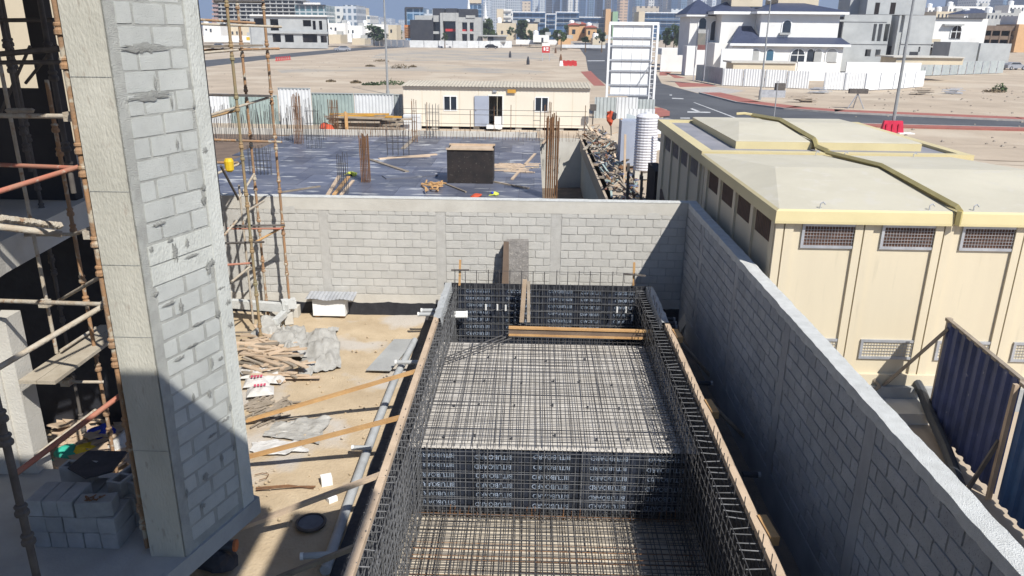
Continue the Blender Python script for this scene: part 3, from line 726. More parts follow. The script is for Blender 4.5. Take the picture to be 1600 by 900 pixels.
# the long grey pipe beside the pool, with the black strip and wire ladder
pp=[G(648,532,.06),G(618,590,.06),G(592,655,.06),G(566,725,.06),G(541,795,.06),G(508,892,.06)]
t=thing('long_pipe','long grey pipe lying on the dirt beside the pool','pipe',tuple(pp[0]))
for a,c in zip(pp,pp[1:]): rod(t,a,c,.075,M_PVC,'pipe_length','tube')
for p in pp[1:-1]: rod(t,p-Vector((.0,.09,0)),p+Vector((0,.09,0)),.07,M_PVC,'collar','tube')
b=MB(); P=[];n=50
for i in range(n+1):
    y=5.0+12.6*i/n
    P+=[(-2.56+.03*noise.noise(Vector((0,y*1.5,0))),y,.015),(-1.96,y,-.02+.05*noise.noise(Vector((1,y*2,0))))]
b.add(P,[(2*i,2*i+1,2*i+3,2*i+2) for i in range(n)])
tag(b.build('membrane_strip',M_BITU),'black bitumen membrane strip on the ground between long grey pipe and pool','membrane')
lad=thing('wire_ladder','thin steel ladder wire lying on the black strip beside the sunny pool edge','ladder wire',(-2.3,11.5,.1))
for x in (-2.36,-2.26): rod(lad,(x,8.4,.10),(x+.02,15.4,.12),.0045,M_BARL,'wire')
for i in range(34):
    y=8.5+i*.2; rod(lad,(-2.38,y,.105),(-2.22,y+.03,.115),.0045,M_BARL,'rung')
# ================================================================ SUBSTATION
sub = thing('substation','cream electrical substation with panelled walls and low roof shells beyond the dark wall','substation',(7,15,0))
SX=4.21; SY=12.705; SE=18.64; SR=9.92  # substation coordinates below scaled about the camera eye, results written as plain numbers
b=MB(); b.box((SX,SY,.98),(SR,SE,3.825)); b.build('wall',M_CREAM,sub)
b=MB(); b.box((SX-.0,SY-.09,.86),(SR,SY-.002,1.07)); b.build('plinth',M_CREAM,sub)
b=MB(); b.box((SX-.02,SY-.19,.2),(SR+.05,SE,.87)); b.build('foundation',M_SLAB,sub)
b=MB(); b.box((SX+.3,SY-.78,.3),(SX+3.0,SY-.2,.66)); b.build('step',M_CONC,sub)
# pilasters on the front: pairs of ribs at module joints
for k in range(5):
    x=4.32+1.336*k
    for dx,wd in ((-.155,.13),(.0,.145)):
        b=MB(); b.box((x+dx-.02,SY-.047,1.07),(x+dx-.02+wd,SY-.001,3.80)); b.build('pilaster',M_CREAM,sub)
for y in (12.9,14.22,15.55,16.88,18.2):
    b=MB(); b.box((SX-.047,y-.095,1.07),(SX-.001,y+.095,3.80)); b.build('pilaster',M_CREAM,sub)
def vent(x0,x1,z0,z1,y=SY,fill=M_LOUV):
    t=.047
    fr=MB()
    fr.box((x0-t,y-.035,z0-t),(x1+t,y-.002,z0)); fr.box((x0-t,y-.035,z1),(x1+t,y-.002,z1+t)); fr.box((x0-t,y-.034,z0),(x0,y-.002,z1)); fr.box((x1,y-.034,z0),(x1+t,y-.002,z1))
    v=fr.build('vent_frame',M_GALV,sub)
    b=MB(); b.box((x0,y-.010,z0),(x1,y-.003,z1)); b.build('louvre_panel',fill,v)
    b=MB(); n=int((x1-x0)/.05)
    for i in range(1,n): xx=x0+(x1-x0)*i/n; b.box((xx-.0022,y-.026,z0),(xx+.0022,y-.02,z1))
    n=int((z1-z0)/.05)
    for i in range(1,n): zz=z0+(z1-z0)*i/n; b.box((x0,y-.0275,zz-.0022),(x1,y-.0195,zz+.0022))
    b.build('wire_grid',M_GALV,v)
for k in range(4): vent(4.645+1.336*k,5.555+1.336*k,3.423,3.758)
for k in range(4): vent(4.605+1.336*k,5.515+1.336*k,1.395,1.67,fill=M_CREAM)
def vent_side(y0,y1,z0,z1,x=SX):
    b=MB(); b.box((x-.012,y0,z0),(x-.003,y1,z1)); v=b.build('vent',M_LOUV,sub)
    g=MB(); n=int((y1-y0)/.09)
    for i in range(1,n): yy=y0+(y1-y0)*i/n; g.box((x-.02,yy-.005,z0),(x-.014,yy+.005,z1))
    g.build('wire_grid',M_TUBED,v)
for k in range(4): vent_side(13.07+1.33*k,14.03+1.33*k,3.355,3.758)
# roof shells of the near block: eave band, sloping top with a ridge half way
def shell(x0,x1,hipL,y0=12.57,y1=18.71,z0=3.822,z1=4.058,zr=4.264):
    ym=(y0+y1)/2
    b=MB(); b.box((x0,y0,z0),(x1,y1,z0+.04)); 
    i=.06
    A=[(x0,y0,z0+.04),(x1,y0,z0+.04),(x1,y1,z0+.04),(x0,y1,z0+.04)]
    Bv=[(x0+.01,y0+.02,z1-.03),(x1-.005,y0+.02,z1-.03),(x1-.005,y1-.02,z1-.03),(x0+.01,y1-.02,z1-.03)]
    C=[(x0+i,y0+i,z1),(x1-.005,y0+i,z1),(x1-.005,y1-i,z1),(x0+i,y1-i,z1)]
    b.add(A+Bv+C,[(0,1,5,4),(1,2,6,5),(2,3,7,6),(3,0,4,7),(4,5,9,8),(5,6,10,9),(6,7,11,10),(7,4,8,11)])
    s=b.build('roof_edge',M_YEL,sub)
    r=MB(); xh=x0+.86 if hipL else x0
    ra=(xh,ym,zr); rbp=(x1-.005,ym,zr)
    if hipL: r.add(C+[ra,rbp],[(0,1,5,4),(1,2,5),(2,3,4,5),(3,0,4)])
    else: r.add(C+[ra,rbp],[(0,1,5,4),(1,2,5),(2,3,4,5),(3,0,4)])
    r.build('roof_shell',M_ROOFG,sub,fix=True)
shell(4.09,7.045,True); shell(7.13,10.07,False)
ym=(12.57+18.71)/2
b=MB(); b.path([(7.087,12.54,3.85),(7.087,12.54,4.09),(7.087,12.63,4.13),(7.087,ym,4.315),(7.087,18.67,4.13)],.052,4); b.build('joint_cover',M_OLIVE,sub)
for x,y in ((4.85,12.7),(6.66,12.7),(7.39,12.7),(6.79,18.51),(7.47,18.51),(9.1,18.51)):
    b=MB(); b.path([(x,y,4.06),(x,y,4.14),(x+.04,y,4.17),(x+.08,y,4.13)],.010,5); b.build('lifting_hook',M_GALV,sub)
# far block
fb0=18.9; fb1=25.94
b=MB(); b.box((4.28,fb0+.13,.5),(10.65,fb1-.1,3.80)); b.build('wall',M_CREAM,sub)
for k,y in enumerate((19.4,20.8,22.15,23.5,24.9)):
    b=MB(); b.box((4.225,y-.1,.9),(4.279,y+.1,3.80)); b.build('pilaster',M_CREAM,sub)
for k in range(4):
    y=19.63+1.374*k
    b=MB(); b.box((4.262,y,3.30),(4.279,y+.95,3.71)); v=b.build('vent',M_LOUV,sub)
    g=MB()
    for i in range(1,10): g.box((4.25,y+.095*i-.005,3.30),(4.258,y+.095*i+.005,3.71))
    g.build('wire_grid',M_GALV,v)
b=MB()
x0,x1,y0,y1=4.16,10.74,fb0-.02,fb1
for (a,c) in (((x0,y0,3.77),(x1,y0+.26,4.075)),((x0,y1-.26,3.77),(x1,y1,4.075)),((x0,y0+.26,3.77),(x0+.3,y1-.26,4.07)),((x1-.26,y0+.26,3.77),(x1,y1-.26,4.07))): b.box(a,c)
b.build('roof_edge',M_YEL,sub)
b=MB(); b.box((x0+.3,y0+.26,3.88),(x1-.26,y1-.26,4.0)); b.build('roof_gutter',M_LILAC,sub)
for xa,xb,h in ((5.24,7.17,True),(7.28,9.96,False)):
    ya,yb=19.93,25.6; z0,z1,zr=4.0,4.21,4.385; ymm=(ya+yb)/2
    b=MB(); b.box((xa,ya,z0-.02),(xb,yb,z1-.02)); b.build('roof_edge',M_YEL,sub)
    C=[(xa+.08,ya+.08,z1),(xb-.02,ya+.08,z1),(xb-.02,yb-.08,z1),(xa+.08,yb-.08,z1)]
    q=MB(); q.add([(xa,ya,z1-.018),(xb,ya,z1-.018),(xb,yb,z1-.018),(xa,yb,z1-.018)]+C,[(0,1,5,4),(1,2,6,5),(2,3,7,6),(3,0,4,7)])
    xh=xa+.77 if h else xa+.08; xe=xb-.02 if h else xb-.6
    q.add(C+[(xh,ymm,zr),(xe,ymm,zr)],[(0,1,5,4),(1,2,5),(2,3,4,5),(3,0,4)])
    q.build('roof_shell',M_ROOFG,sub,fix=True)
b=MB(); b.path([(7.225,18.9,4.11),(7.225,19.67,4.11),(7.225,19.9,4.265),(7.225,22.8,4.435),(7.225,25.86,4.265)],.066,4); b.build('joint_cover',M_OLIVE,sub)
b=MB(); b.path([(7.225,25.77,4.28),(6.96,25.8,4.32),(6.7,25.8,4.3)],.043,5); b.build('joint_cover_end',M_YEL,sub)

# blue sheet fence between the wall and the substation
bf=thing('sheet_fence','dark blue corrugated metal fence panels on timber frame beside the substation','fence',(7.3,11,0))
p0=Vector((7.0,12.1,0)); p1=Vector((6.82,9.75,0)); p2=Vector((6.55,5.5,0))
def cor3(p,q,z0,z1,m,nm):
    b=MB(); b.corr(p,q,z0,z1,.045,.24); o=b.build(nm,m,bf); return o
cor3(p0,p1,.52,2.34,M_BLUE,'blue_panel'); cor3(p1+Vector((0,-.08,0)),p2,.5,2.3,M_BLUE2,'blue_panel')
b=MB(); b.bar(p0+UP*2.34+Vector((.0,.03,0)),p1+UP*2.34,.07,.05); b.build('top_rail',M_WOODG,bf)
b=MB(); b.bar(p1+UP*2.3,p2+UP*2.3,.07,.05); b.build('top_rail',M_WOODG,bf)
b=MB(); b.bar(p0+Vector((.04,.02,.3)),p0+Vector((.04,.02,2.36)),.07,.07); b.build('post',M_WOODG,bf)
b=MB(); b.bar(p1+Vector((-.10,-.04,.3)),p1+Vector((-.10,-.04,2.3)),.06,.06); b.build('post',M_WOODP,bf)
a=p0+Vector((-.05,-.15,2.24)); c=G(1370,612,.7); b=MB(); b.bar(a,c,.09,.05); b.build('brace',M_WOODG,bf)
a=p1+Vector((-.12,.0,1.4)); c=G(1512,765,.55); b=MB(); b.bar(a,c,.05,.05); b.build('brace',M_TUBED,bf)
b=MB(); pts=[G(1428,590,.95),G(1440,612,.85),G(1455,650,.7),G(1478,700,.6),G(1500,760,.55)]; b.path(pts,.085,10); single('black_hose',b,M_PVCD,'thick black hose curving past the foot of the blue fence','hose')
b=MB(); b.path([G(1362,588,1.0),G(1375,604,.9),G(1362,612,.8)],.035,4); single('bent_batten',b,M_WOODG,'short bent timber batten on the wall coping near the brace foot','batten')

# ================================================================ NEIGHBOUR'S DECK
ZD=.70
deck=thing('formwork_deck','dark film faced plywood formwork deck covering the neighbouring plot','formwork deck',(-8,37,0))
b=MB(); b.box((-19.4,26.0,ZD-.45),(.45,46.4,ZD-.04)); b.build('deck_base',M_PLY,deck)
rd=random.Random(21)
y=26.0; r=0
while y<46.3:
    x=-19.4-(.6 if r%2 else 0)
    while x<.44:
        x1=min(x+1.22,.45)
        if x1>-14 and y<46:
            brick(deck,((x+x1)/2,min(y+1.22,46.38)-0.0 if y+2.44<46.4 else (y+46.38)/2,ZD-.02+rd.uniform(-.004,.006)),((x1-x)*.992,2.42 if y+2.44<46.4 else 46.38-y,.03),M_FILM,'plywood_sheet')
        x+=1.22
    y+=2.44; r+=1
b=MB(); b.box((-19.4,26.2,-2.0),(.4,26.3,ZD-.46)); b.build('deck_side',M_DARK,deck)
# pit with retaining wall
b=MB(); b.box((3.0,18.3,-2.4),(3.2,46.4,.66)); tag(b.build('retaining_wall',M_CONC),'low shaded concrete retaining wall of the open pit beside the deck','retaining wall')
b=MB(); b.box((.3,46.42,-2.4),(3.25,46.62,.64)); tag(b.build('retaining_wall',M_CONC),'sunlit concrete end wall of the open pit before the cream cabin','retaining wall')
b=MB(); b.box((-19.4,46.42,-1),(.29,46.62,1.0)); par=tag(b.build('kerb_wall',M_CONC),'low pale concrete upstand along the far edge of the deck with steel starters','upstand')
# starter bar bundles
def bundle(px,py,h,n,wd,dp,m,label,z=ZD,rr=.011,tie=True,grp='column starter bundles on the deck'):
    p=G(px,py,z); t=thing('starter_bars',label,'starter bars',tuple(p),grp); q=random.Random(int(px))
    for i in range(n):
        a=p+Vector((wd*((i%max(1,n//2))/max(1,n//2-1)-.5), dp*(0 if i<n//2 else 1), 0))
        rod(t,a,a+Vector((q.uniform(-.03,.03),q.uniform(-.03,.03),h*q.uniform(.93,1.04))),rr,m)
    if tie:
        for z_ in (.25,.5,.75):
            b=MB(); c=[p+Vector((-wd/2,0,h*z_)),p+Vector((wd/2,0,h*z_)),p+Vector((wd/2,dp,h*z_)),p+Vector((-wd/2,dp,h*z_))]
            b.path(c+[c[0]],.008,4); b.build('link',m,t)
    return t
bundle(571,285,1.95,12,.32,.25,M_RUST,'tall rust brown starter bundle in the middle of the deck',rr=.02)
bundle(536,303,1.55,10,.36,.2,M_BAR,'dark grey starter bundle standing at the near edge of the deck')
bundle(407,273,1.25,14,.95,.1,M_BAR,'broad dark grey starter row on the deck behind the scaffold poles',rr=.012)
bundle(622,243,1.3,10,1.1,.15,M_BAR,'wide spaced starter row on the deck behind the tall brown bundle')
bundle(861,311,3.1,12,.42,.4,M_RUST,'tallest rusty starter bundle at the deck corner beside the open pit',rr=.024)
bundle(648,222,2.3,6,.25,.2,M_RUST,'brown starter bundle before the left end of the cream cabin',rr=.016)
bundle(676,216,2.0,10,.75,.2,M_BAR,'thin grey starter cluster before the left window of the cream cabin')
bundle(855,218,2.1,8,.35,.2,M_RUST,'rusty starter bundle before the right window of the cream cabin',rr=.016)
bundle(838,220,2.3,4,.4,.2,M_BAR,'pair of thin starter bars beside the right window of the cabin')
bundle(466,225,2.7,12,.4,.3,M_RUST,'dense rusty starter bundle before the bright white hoarding panel',rr=.018)
bundle(490,232,2.6,8,.7,.3,M_BAR,'thin starter bars just beside the dense rusty bundle',rr=.01)
bundle(522,205,1.9,12,.5,.3,M_RUST,'brown starter bundle at the end of the stacked timber heap',rr=.02)
bundle(545,206,1.2,2,.3,.2,M_WOOD,'two orange timber uprights beside the stacked timber heap',rr=.08,tie=False)
# rows of wall starters along the far edges
def row(name,label,p,q,n,h,m,rr,z=ZD,seed=1):
    t=thing(name,label,'starter bars',tuple(p)); g=random.Random(seed)
    for i in range(n):
        a=p.lerp(q,(i+.5)/n)+Vector((g.uniform(-.03,.03),g.uniform(-.15,.15),0))
        rod(t,a,a+Vector((g.uniform(-.08,.08),g.uniform(-.04,.04),h*g.uniform(.6,1.1))),rr,m)
    return t
row('wall_starters','long row of thin dark wall starters before the grey hoarding behind the scaffold',G(335,222,.7),G(512,218,.7),85,1.9,M_BAR,.013,seed=2)
row('wall_starters','shorter second row of wall starters behind the left scaffold poles',G(338,200,.7),G(470,206,.7),45,1.5,M_TUBED,.013,seed=3)
row('wall_starters','low row of starters along the upstand under the cream cabin',G(560,213,.7),G(918,222,.7),70,.62,M_RUST,.011,z=1.0,seed=4)
row('wall_starters','low starters in front of the stacked timber heap',G(505,214,.7),G(640,214,.7),34,.9,M_RUST,.011,seed=6)
# tape rails before the cabin
tr=thing('guard_rail','thin stretched rails on pickets before the cream cabin','guard rail',tuple(G(780,215,.7)))
for py,zz in ((207,1.9),(207,1.35),(207,2.2)):
    a=G(625,208,.7); c=G(916,214,.7); a.z=c.z=zz; rod(tr,a,c,.013,M_TUBED,'rail')
for px in (668,735,772,798,868,913):
    a=G(px,210+(px-625)*.02,.7); rod(tr,a,a+UP*random.uniform(1.5,2.0),.022,M_RUST,'picket')
# things lying on the deck
p=G(735,286,ZD); wb=thing('plywood_box','black plywood upstand box with pale timber rim on the deck','formwork box',tuple(p))
b=MB(); a=G(699,286,ZD); c=G(770,287.5,ZD); b.box((a.x,a.y,ZD),(c.x,a.y+.05,ZD+1.40)); b.box((a.x,a.y+1.3,ZD),(c.x,a.y+1.35,ZD+1.40)); b.box((a.x,a.y+.05,ZD),(a.x+.05,a.y+1.3,ZD+1.4)); b.box((c.x-.05,a.y+.05,ZD),(c.x,a.y+1.3,ZD+1.4)); b.build('board',mat('black_ply',(.035,.028,.026),(.02,.018,.018),scale=3,rough=.6,c3=(.09,.08,.07),s3=12,t3=.62),wb)
b=MB(); b.box((a.x-.03,a.y-.06,ZD+1.40),(c.x+.03,a.y+.06,ZD+1.47)); b.box((a.x-.03,a.y+1.28,ZD+1.40),(c.x+.03,a.y+1.4,ZD+1.47)); b.box((a.x+.0,a.y+.06,ZD+1.36),(c.x-.0,a.y+1.28,ZD+1.40)); b.build('rim',M_WOODP,wb)
def board(p,q,wd,th,m,label,cat='timber board',z=ZD+.02,zq=None,group='boards lying on the deck'):
    a=G(*p,z); c=G(*q,z if zq is None else zq); b=MB(); b.bar(a,c,wd,th); single('loose_board',b,m,label,cat,group)
for (p,q,wd,m,lab) in (((592,248),(682,241),.22,M_WOODP,'long pale board on the deck between brown bundle and black box'),((605,246),(672,244),.16,M_WOODP,'second pale board lying just in front of the long pale one'),
   ((578,249),(636,268),.2,M_WOODG,'grey board lying diagonally from the tall brown starter bundle'),((600,277),(680,272),.75,M_FILM,'dark film faced sheet lying askew on the deck near the black box'),
   ((512,305),(530,275),.15,M_WOODP,'pale timber in the bunch leaning at the near dark starter bundle'),((522,304),(545,276),.15,M_WOOD,'orange timber in the bunch at the near dark starter bundle'),((533,304),(552,282),.12,M_WOODP,'shortest timber of the bunch at the near dark starter bundle'),
   ((772,258),(842,258),.15,M_WOODP,'pale board on the deck just right of the black box'),((772,266),(842,261),.12,M_WOODG,'grey board crossing behind the diagonal timber right of black box'),((800,280),(836,240),.12,M_WOODP,'diagonal pale timber on the deck right of the black box'),
   ((772,284),(826,294),.1,M_WOODG,'thin board in front of the black box corner'),((440,300),(500,291),.1,M_WOODG,'thin batten lying near the front deck edge by the scaffold'),((630,232),(651,212),.25,M_WOODG,'grey plank leaning toward the cabin on the deck rear'),
   ((690,285),(728,300),.08,M_WOODG,'dark batten at the left foot of the black box'),((848,224),(862,208),.14,M_WOODP,'pale timber strut leaning on the corner starters of the deck')):
    board(p,q,wd,.05,m,lab)
b=MB(); g=random.Random(9)
for i in range(26):
    c=G(676+g.uniform(-17,18),290+g.uniform(-6,6),ZD+.05+g.uniform(0,.12)); d=Vector((g.uniform(-.4,.4),g.uniform(-.5,.5),g.uniform(-.03,.03))); b.bar(c-d*.6,c+d*.6,.06,.04)
tag(b.build('timber_offcuts',M_WOOD),'scattered fresh orange timber offcuts on the deck before the black box','offcuts',kind='stuff')
b=MB(); g=random.Random(10)
for i in range(40):
    c=G(800+g.uniform(-28,32),262+g.uniform(-7,7),ZD+.04); d=Vector((g.uniform(-.9,.9),g.uniform(-.2,.2),0)); b.bar(c-d*.6,c+d*.6,.05,.03)
tag(b.build('timber_scraps',M_WOODP),'pale thin timber scraps spread right of the black box','scraps',kind='stuff')
for i,(px,py,m,lab) in enumerate(((550,274,M_HIVIS,'light green cloth bundle with dark top behind the near starter bundle'),(772,305,M_HIVIS,'yellow green safety vest bundle lying at the edge of deck'),(744,307,M_REDC,'small red cloth lying near the yellow vest bundle'))):
    p=G(px,py,ZD); b=MB(); k_=(1,.55,.6)[i]; b.lathe([(.02*k_,.20*k_),(.13*k_,.18*k_),(.24*k_,.10*k_),(.30*k_,.03),(.28*k_,.0)][::-1],p,11)
    for k in range(len(b.v)):
        v=Vector(b.v[k]); n_=noise.noise(v*5)*.16*k_; b.v[k]=tuple(v+Vector((n_*1.6,n_,n_)))
    o=single('cloth_bundle',b,m,lab,'cloth bundle')
    if i<2:
        bb=MB(); bb.lathe([(.01,.1),(.05,.08),(.06,.03),(.05,0)][::-1],p+Vector((-.06,-.06,.06)),8); bb.build('inner_cloth',M_BLUEP if i else M_TARP,o,smooth=True)

# ================================================================ SITE HOARDING, CABIN, HEAPS behind the deck
YH=52.3
hp=thing('site_hoarding','row of pale grey and greenish corrugated hoarding panels beside the cream cabin','hoarding',(-14,YH,.6))
for (x0,x1,pt,m,dy) in ((330,362,146,M_CORRW,.0),(362,390,147,M_CORRG,.05),(391,437,148,M_CORRG,-.1),(439,489,137,M_CORRW,-.35),(490,555,145,M_CORRG,.0),(556,617,146,M_CORRW,-.02),(600,631,147,M_CORR,.12)):
    a=W(x0,197,YH+dy); c=W(x1,197,YH+dy); t=W((x0+x1)/2,pt,YH+dy).z
    b=MB(); b.corr(a,c,.55,t,.05,.22); o=b.build('hoarding_panel',m,hp)
    b=MB(); b.box((a.x,YH+dy-.07,t-.06),(c.x,YH+dy-.055+.02,t+.0)); b.build('panel_rail',M_CORR,o)
cab=thing('site_cabin','long cream portable site cabin with grey door standing open and two dark windows','cabin',(-2.4,51,.6))
CY=50.75; cx0=W(632,200,CY).x; cx1=W(919,206,CY).x; cz0=.78; cz1=3.30
# wall with openings: built from panels
def wallpanels(x0,x1,holes,y,z0,z1,m,par,th=.08):
    xs_=sorted({x0,x1,*[h[0] for h in holes],*[h[1] for h in holes]})
    b=MB()
    for u,v in zip(xs_,xs_[1:]):
        hs=[h for h in holes if h[0]<=u and h[1]>=v]
        if not hs: b.box((u,y,z0),(v,y+th,z1))
        else:
            h=hs[0]
            if h[2]>z0: b.box((u,y,z0),(v,y+th,h[2]))
            if h[3]<z1: b.box((u,y,h[3]),(v,y+th,z1))
    return b.build('front_wall',m,par)
w1=(W(694,151,CY).x,W(713,151,CY).x); w2=(W(837,155,CY).x,W(856,155,CY).x); dr=(W(764,150,CY).x,W(785,150,CY).x)
wz=(W(703,172,CY).z,W(703,151,CY).z)
wallpanels(cx0,cx1,[(w1[0],w1[1],*wz),(w2[0],w2[1],*wz),(dr[0],dr[1],cz0+.05,W(775,150,CY).z)],CY,cz0,cz1,M_CABIN,cab)
b=MB(); b.box((cx0,CY+.08,cz0),(cx0+.08,CY+3,cz1)); b.box((cx1-.08,CY+.08,cz0),(cx1,CY+3,cz1)); b.box((cx0+.08,CY+2.9,cz0),(cx1-.08,CY+3,cz1)); b.build('cabin_wall',M_CABIN,cab)
b=MB(); b.box((cx0+.08,CY+.08,cz0),(cx1-.08,CY+2.9,cz0+.06)); b.build('cabin_floor',M_PLY,cab)
for x in [cx0+1.22*i for i in range(1,10)]:
    b=MB(); b.box((x-.012,CY-.008,cz0),(x+.012,CY-.001,cz1)); b.build('panel_joint',M_BEIGE,cab)
for (u,v) in (w1,w2):
    b=MB(); t=.05
    b.box((u-t,CY-.03,wz[0]-t),(v+t,CY-.002,wz[0])); b.box((u-t,CY-.03,wz[1]),(v+t,CY-.002,wz[1]+t)); b.box((u-t,CY-.029,wz[0]),(u,CY-.002,wz[1])); b.box((v,CY-.029,wz[0]),(v+t,CY-.002,wz[1])); b.box(((u+v)/2-.03,CY-.02,wz[0]),((u+v)/2+.03,CY+.02,wz[1]))
    f_=b.build('window_frame',M_WHITE2,cab)
    for k in (0,1):
        b=MB(); m_=(u+v)/2; b.box((u if k==0 else m_+.03,CY+.03,wz[0]),(m_-.03 if k==0 else v,CY+.045,wz[1])); b.build('pane',M_GLASS,f_)
dz=W(775,150,CY).z
b=MB(); b.box((W(741.5,150,CY).x,CY-.10,cz0+.05),(dr[0],CY-.06,dz)); d_=b.build('door',M_GREYD,cab)
b=MB(); b.tube((W(744,170,CY).x,CY-.14,cz0+1.1),(W(744,170,CY).x,CY-.10,cz0+1.1),.05,6); b.build('handle',M_GALV,d_)
b=MB(); b.box((dr[0]-.06,CY-.03,dz),(dr[1]+.06,CY-.002,dz+.07)); b.box((dr[1],CY-.03,cz0),(dr[1]+.06,CY-.002,dz)); b.build('door_frame',M_WHITE,cab)
b=MB(); n=110; x0=cx0-.15; x1=cx1+.1
P=[]
for i in range(n*2+1):
    x=x0+(x1-x0)*i/(n*2); o=.03 if (i//2)%2 else 0
    P+=[(x,CY-.22,cz1+.02+o),(x,CY+3.2,cz1+.17+o)]
b.add(P,[(2*i,2*i+2,2*i+3,2*i+1) for i in range(n*2)])
b.build('roof_sheet',mat('roof_sheet_beige',(.50,.45,.36),(.42,.375,.30),scale=1),cab)
b=MB(); b.box((cx0-.02,CY-.1,cz1-.10),(cx1+.02,CY-.002,cz1+.015)); b.build('eave_trim',M_CABIN,cab)
b=MB(); b.box((W(793,140,CY).x,CY-.14,W(793,145,CY).z),(W(806,140,CY).x,CY-.11,W(793,139.5,CY).z)); b.build('notice_plate',M_ORNGT,cab)
b=MB(); b.box((W(770,140,CY).x,CY-.10,W(770,144,CY).z),(W(776,140,CY).x,CY-.003,W(770,141.5,CY).z)); b.build('door_lamp',M_GALV,cab)
for i in range(9):
    x=cx0+.4+i*1.38; b=MB(); b.box((x,CY+.1,.5),(x+.4,CY+2.8,cz0)); b.build('support_block',M_CONC,cab)
p=W(640,203,CY-.4); b=MB(); b.box((p.x-.35,CY-.6,.6),(p.x+.75,CY-.1,1.55)); b.box((p.x-.35,CY-.62,1.40),(p.x+.75,CY-.601,1.5)); single('water_tank_box',b,M_CORRW,'pale square tank standing at the left front corner of the cabin','tank')
p=G(772,203,.7); b=MB(); b.box((p.x-.5,p.y+.1,.75),(p.x+.5,p.y+.7,.95)); b.box((p.x+.0,p.y+.3,.951),(p.x+.45,p.y+.6,1.5)); b.box((p.x+.05,p.y+.29,1.2),(p.x+.4,p.y+.31,1.22)); single('white_sack_chair',b,M_WHITE,'white folded sheet and box at the cabin door threshold','boxes')
# timber heap by the hoarding
hp_=G(572,205,.6); g=random.Random(31)
for i in range(36):
    lay=i//6; L=random.Random(i).uniform(3.0,4.6); a=Vector((hp_.x-2.0+g.uniform(-.5,.4),hp_.y-.6+ (i%6)*.28,.75+lay*.16)); c=a+Vector((L,g.uniform(-.4,.4),g.uniform(-.05,.1)))
    b=MB(); b.bar(a,c,.14,.11); tag(b.build('stacked_beam',M_WOODG if lay<5 else (M_ORNGT if i%2 else M_WOODG)),'timber beam in the dark heap left of the cream cabin' if lay<5 else 'yellow topped beam on the dark timber heap left of the cabin','timber beam','beams of the timber heap by the cabin' if lay<5 else 'topmost beams of the timber heap')
for i,(px,py) in enumerate(((508,205),(514,208),(620,190),(612,200))):
    p=G(px,py,.6); b=MB(); b.lathe([(.3,0),(.35,.25),(.2,.5),(.05,.55)],p,8); single('red_bundle',b,M_REDC if i<2 else M_TARP,['red sack at the left foot of the timber heap','second red sack nearer the deck beside the timber heap','dark tarp lump at the right end of the timber heap','dark bundle under the right end of the timber heap'][i],'sack')

# big sign frame seen from behind
sgn=thing('billboard','tall white billboard seen with its steel frame, ladder and panel grid','billboard',(7.4,60,.6))
YB2=60.0; sx0=W(945,180,YB2).x; sx1=W(1022,185,YB2).x
tl=W(953,34,YB2); tr_=W(1030,36,YB2); bl=W(947,150,YB2); br_=W(1018,152,YB2)
g=4; zt=tl.z-.15; zb=bl.z
xL=W(950.5,100,YB2).x; xR=W(1025,100,YB2).x
rows=[39,59,72,94,111,133,149]; zs_=[W(985,q,YB2).z for q in rows]
for j in range(6):
    for i in range(4):
        ua=xL+.25+(xR-xL-.6)*i/4; ub=xL+.25+(xR-xL-.6)*(i+1)/4
        brick(sgn,((ua+ub)/2,YB2+.2,(zs_[j]+zs_[j+1])/2),(ub-ua-.03,.03,zs_[j]-zs_[j+1]-.03),M_WHITE2,'panel')
for j in (1,2,3,4,5,6):
    b=MB(); b.box((xL,YB2+.08,zs_[j]-.06),(xR-.2,YB2+.16,zs_[j]+.06)); b.build('cross_rail',M_GALV,sgn)
b=MB(); b.box((xL-.05,YB2+.03,zs_[0]),(xR+.05,YB2+.15,zs_[0]+.22)); b.build('top_rail',M_WHITE2,sgn)
for x,zq in ((xL,0),(xR,0)):
    b=MB(); b.box((x-.09,YB2-.02,.5),(x+.07,YB2+.14,zs_[0]-.001)); b.build('post',M_WHITE2,sgn)
b=MB(); b.box((xR-.42,YB2+.02,.5),(xR-.34,YB2+.1,zs_[0])); b.build('ladder_rail',M_WHITE2,sgn)
for k in range(18):
    z_=1.4+k*.33; b=MB(); b.box((xR-.34,YB2+.04,z_),(xR-.09,YB2+.07,z_+.04)); b.build('ladder_rung',M_WHITE2,sgn)
b=MB(); b.tube((xR-.25,YB2+.04,zs_[3]),(xR-1.3,YB2+.07,zs_[5]),.05,6); b.build('stay',M_GALV,sgn)
# hoarding panels under the billboard
h2=thing('site_hoarding','grey corrugated hoarding standing below the white billboard','hoarding',(6,58,.6))
for (x0,x1,pt,pb,m,Yh) in ((928,962,152,186,M_CORR,58.6),(962,995,152,186,M_CORRW,58.5),(995,1022,155,180,M_CORR,58.9)):
    a=W(x0,pb,Yh); c=W(x1,pb,Yh); b=MB(); b.corr(a,c,.5,W((x0+x1)/2,pt,Yh).z,.05,.24); b.build('hoarding_panel',m,h2)
b=MB(); a=W(980,182,52); c=W(1023,180,52); b.corr(a,c,W(1000,186,52).z,W(1000,170,52).z,.05,.24); single('roof_sheet_panel',b,M_CORRW,'light corrugated sheet roofing the tilted shed beside the water tank','metal sheet')
b=MB(); a=G(981,252,.6); b.extr([W(979,178,44),W(990,182,44),W(985,246,38),W(975,240,38)],(.12,.1,0)); single('leaning_sheet',b,M_CORR,'tall grey sheet with green tag leaning beside the ribbed water tank','metal sheet',fix=True)
b=MB(); b.extr([W(983,203,42),W(986,203,42),W(986,207.5,42),W(983,207.5,42)],(0,-.05,0)); single('green_tag',b,M_HIVIS,'small yellow green tag on the leaning grey sheet','tag',fix=True)
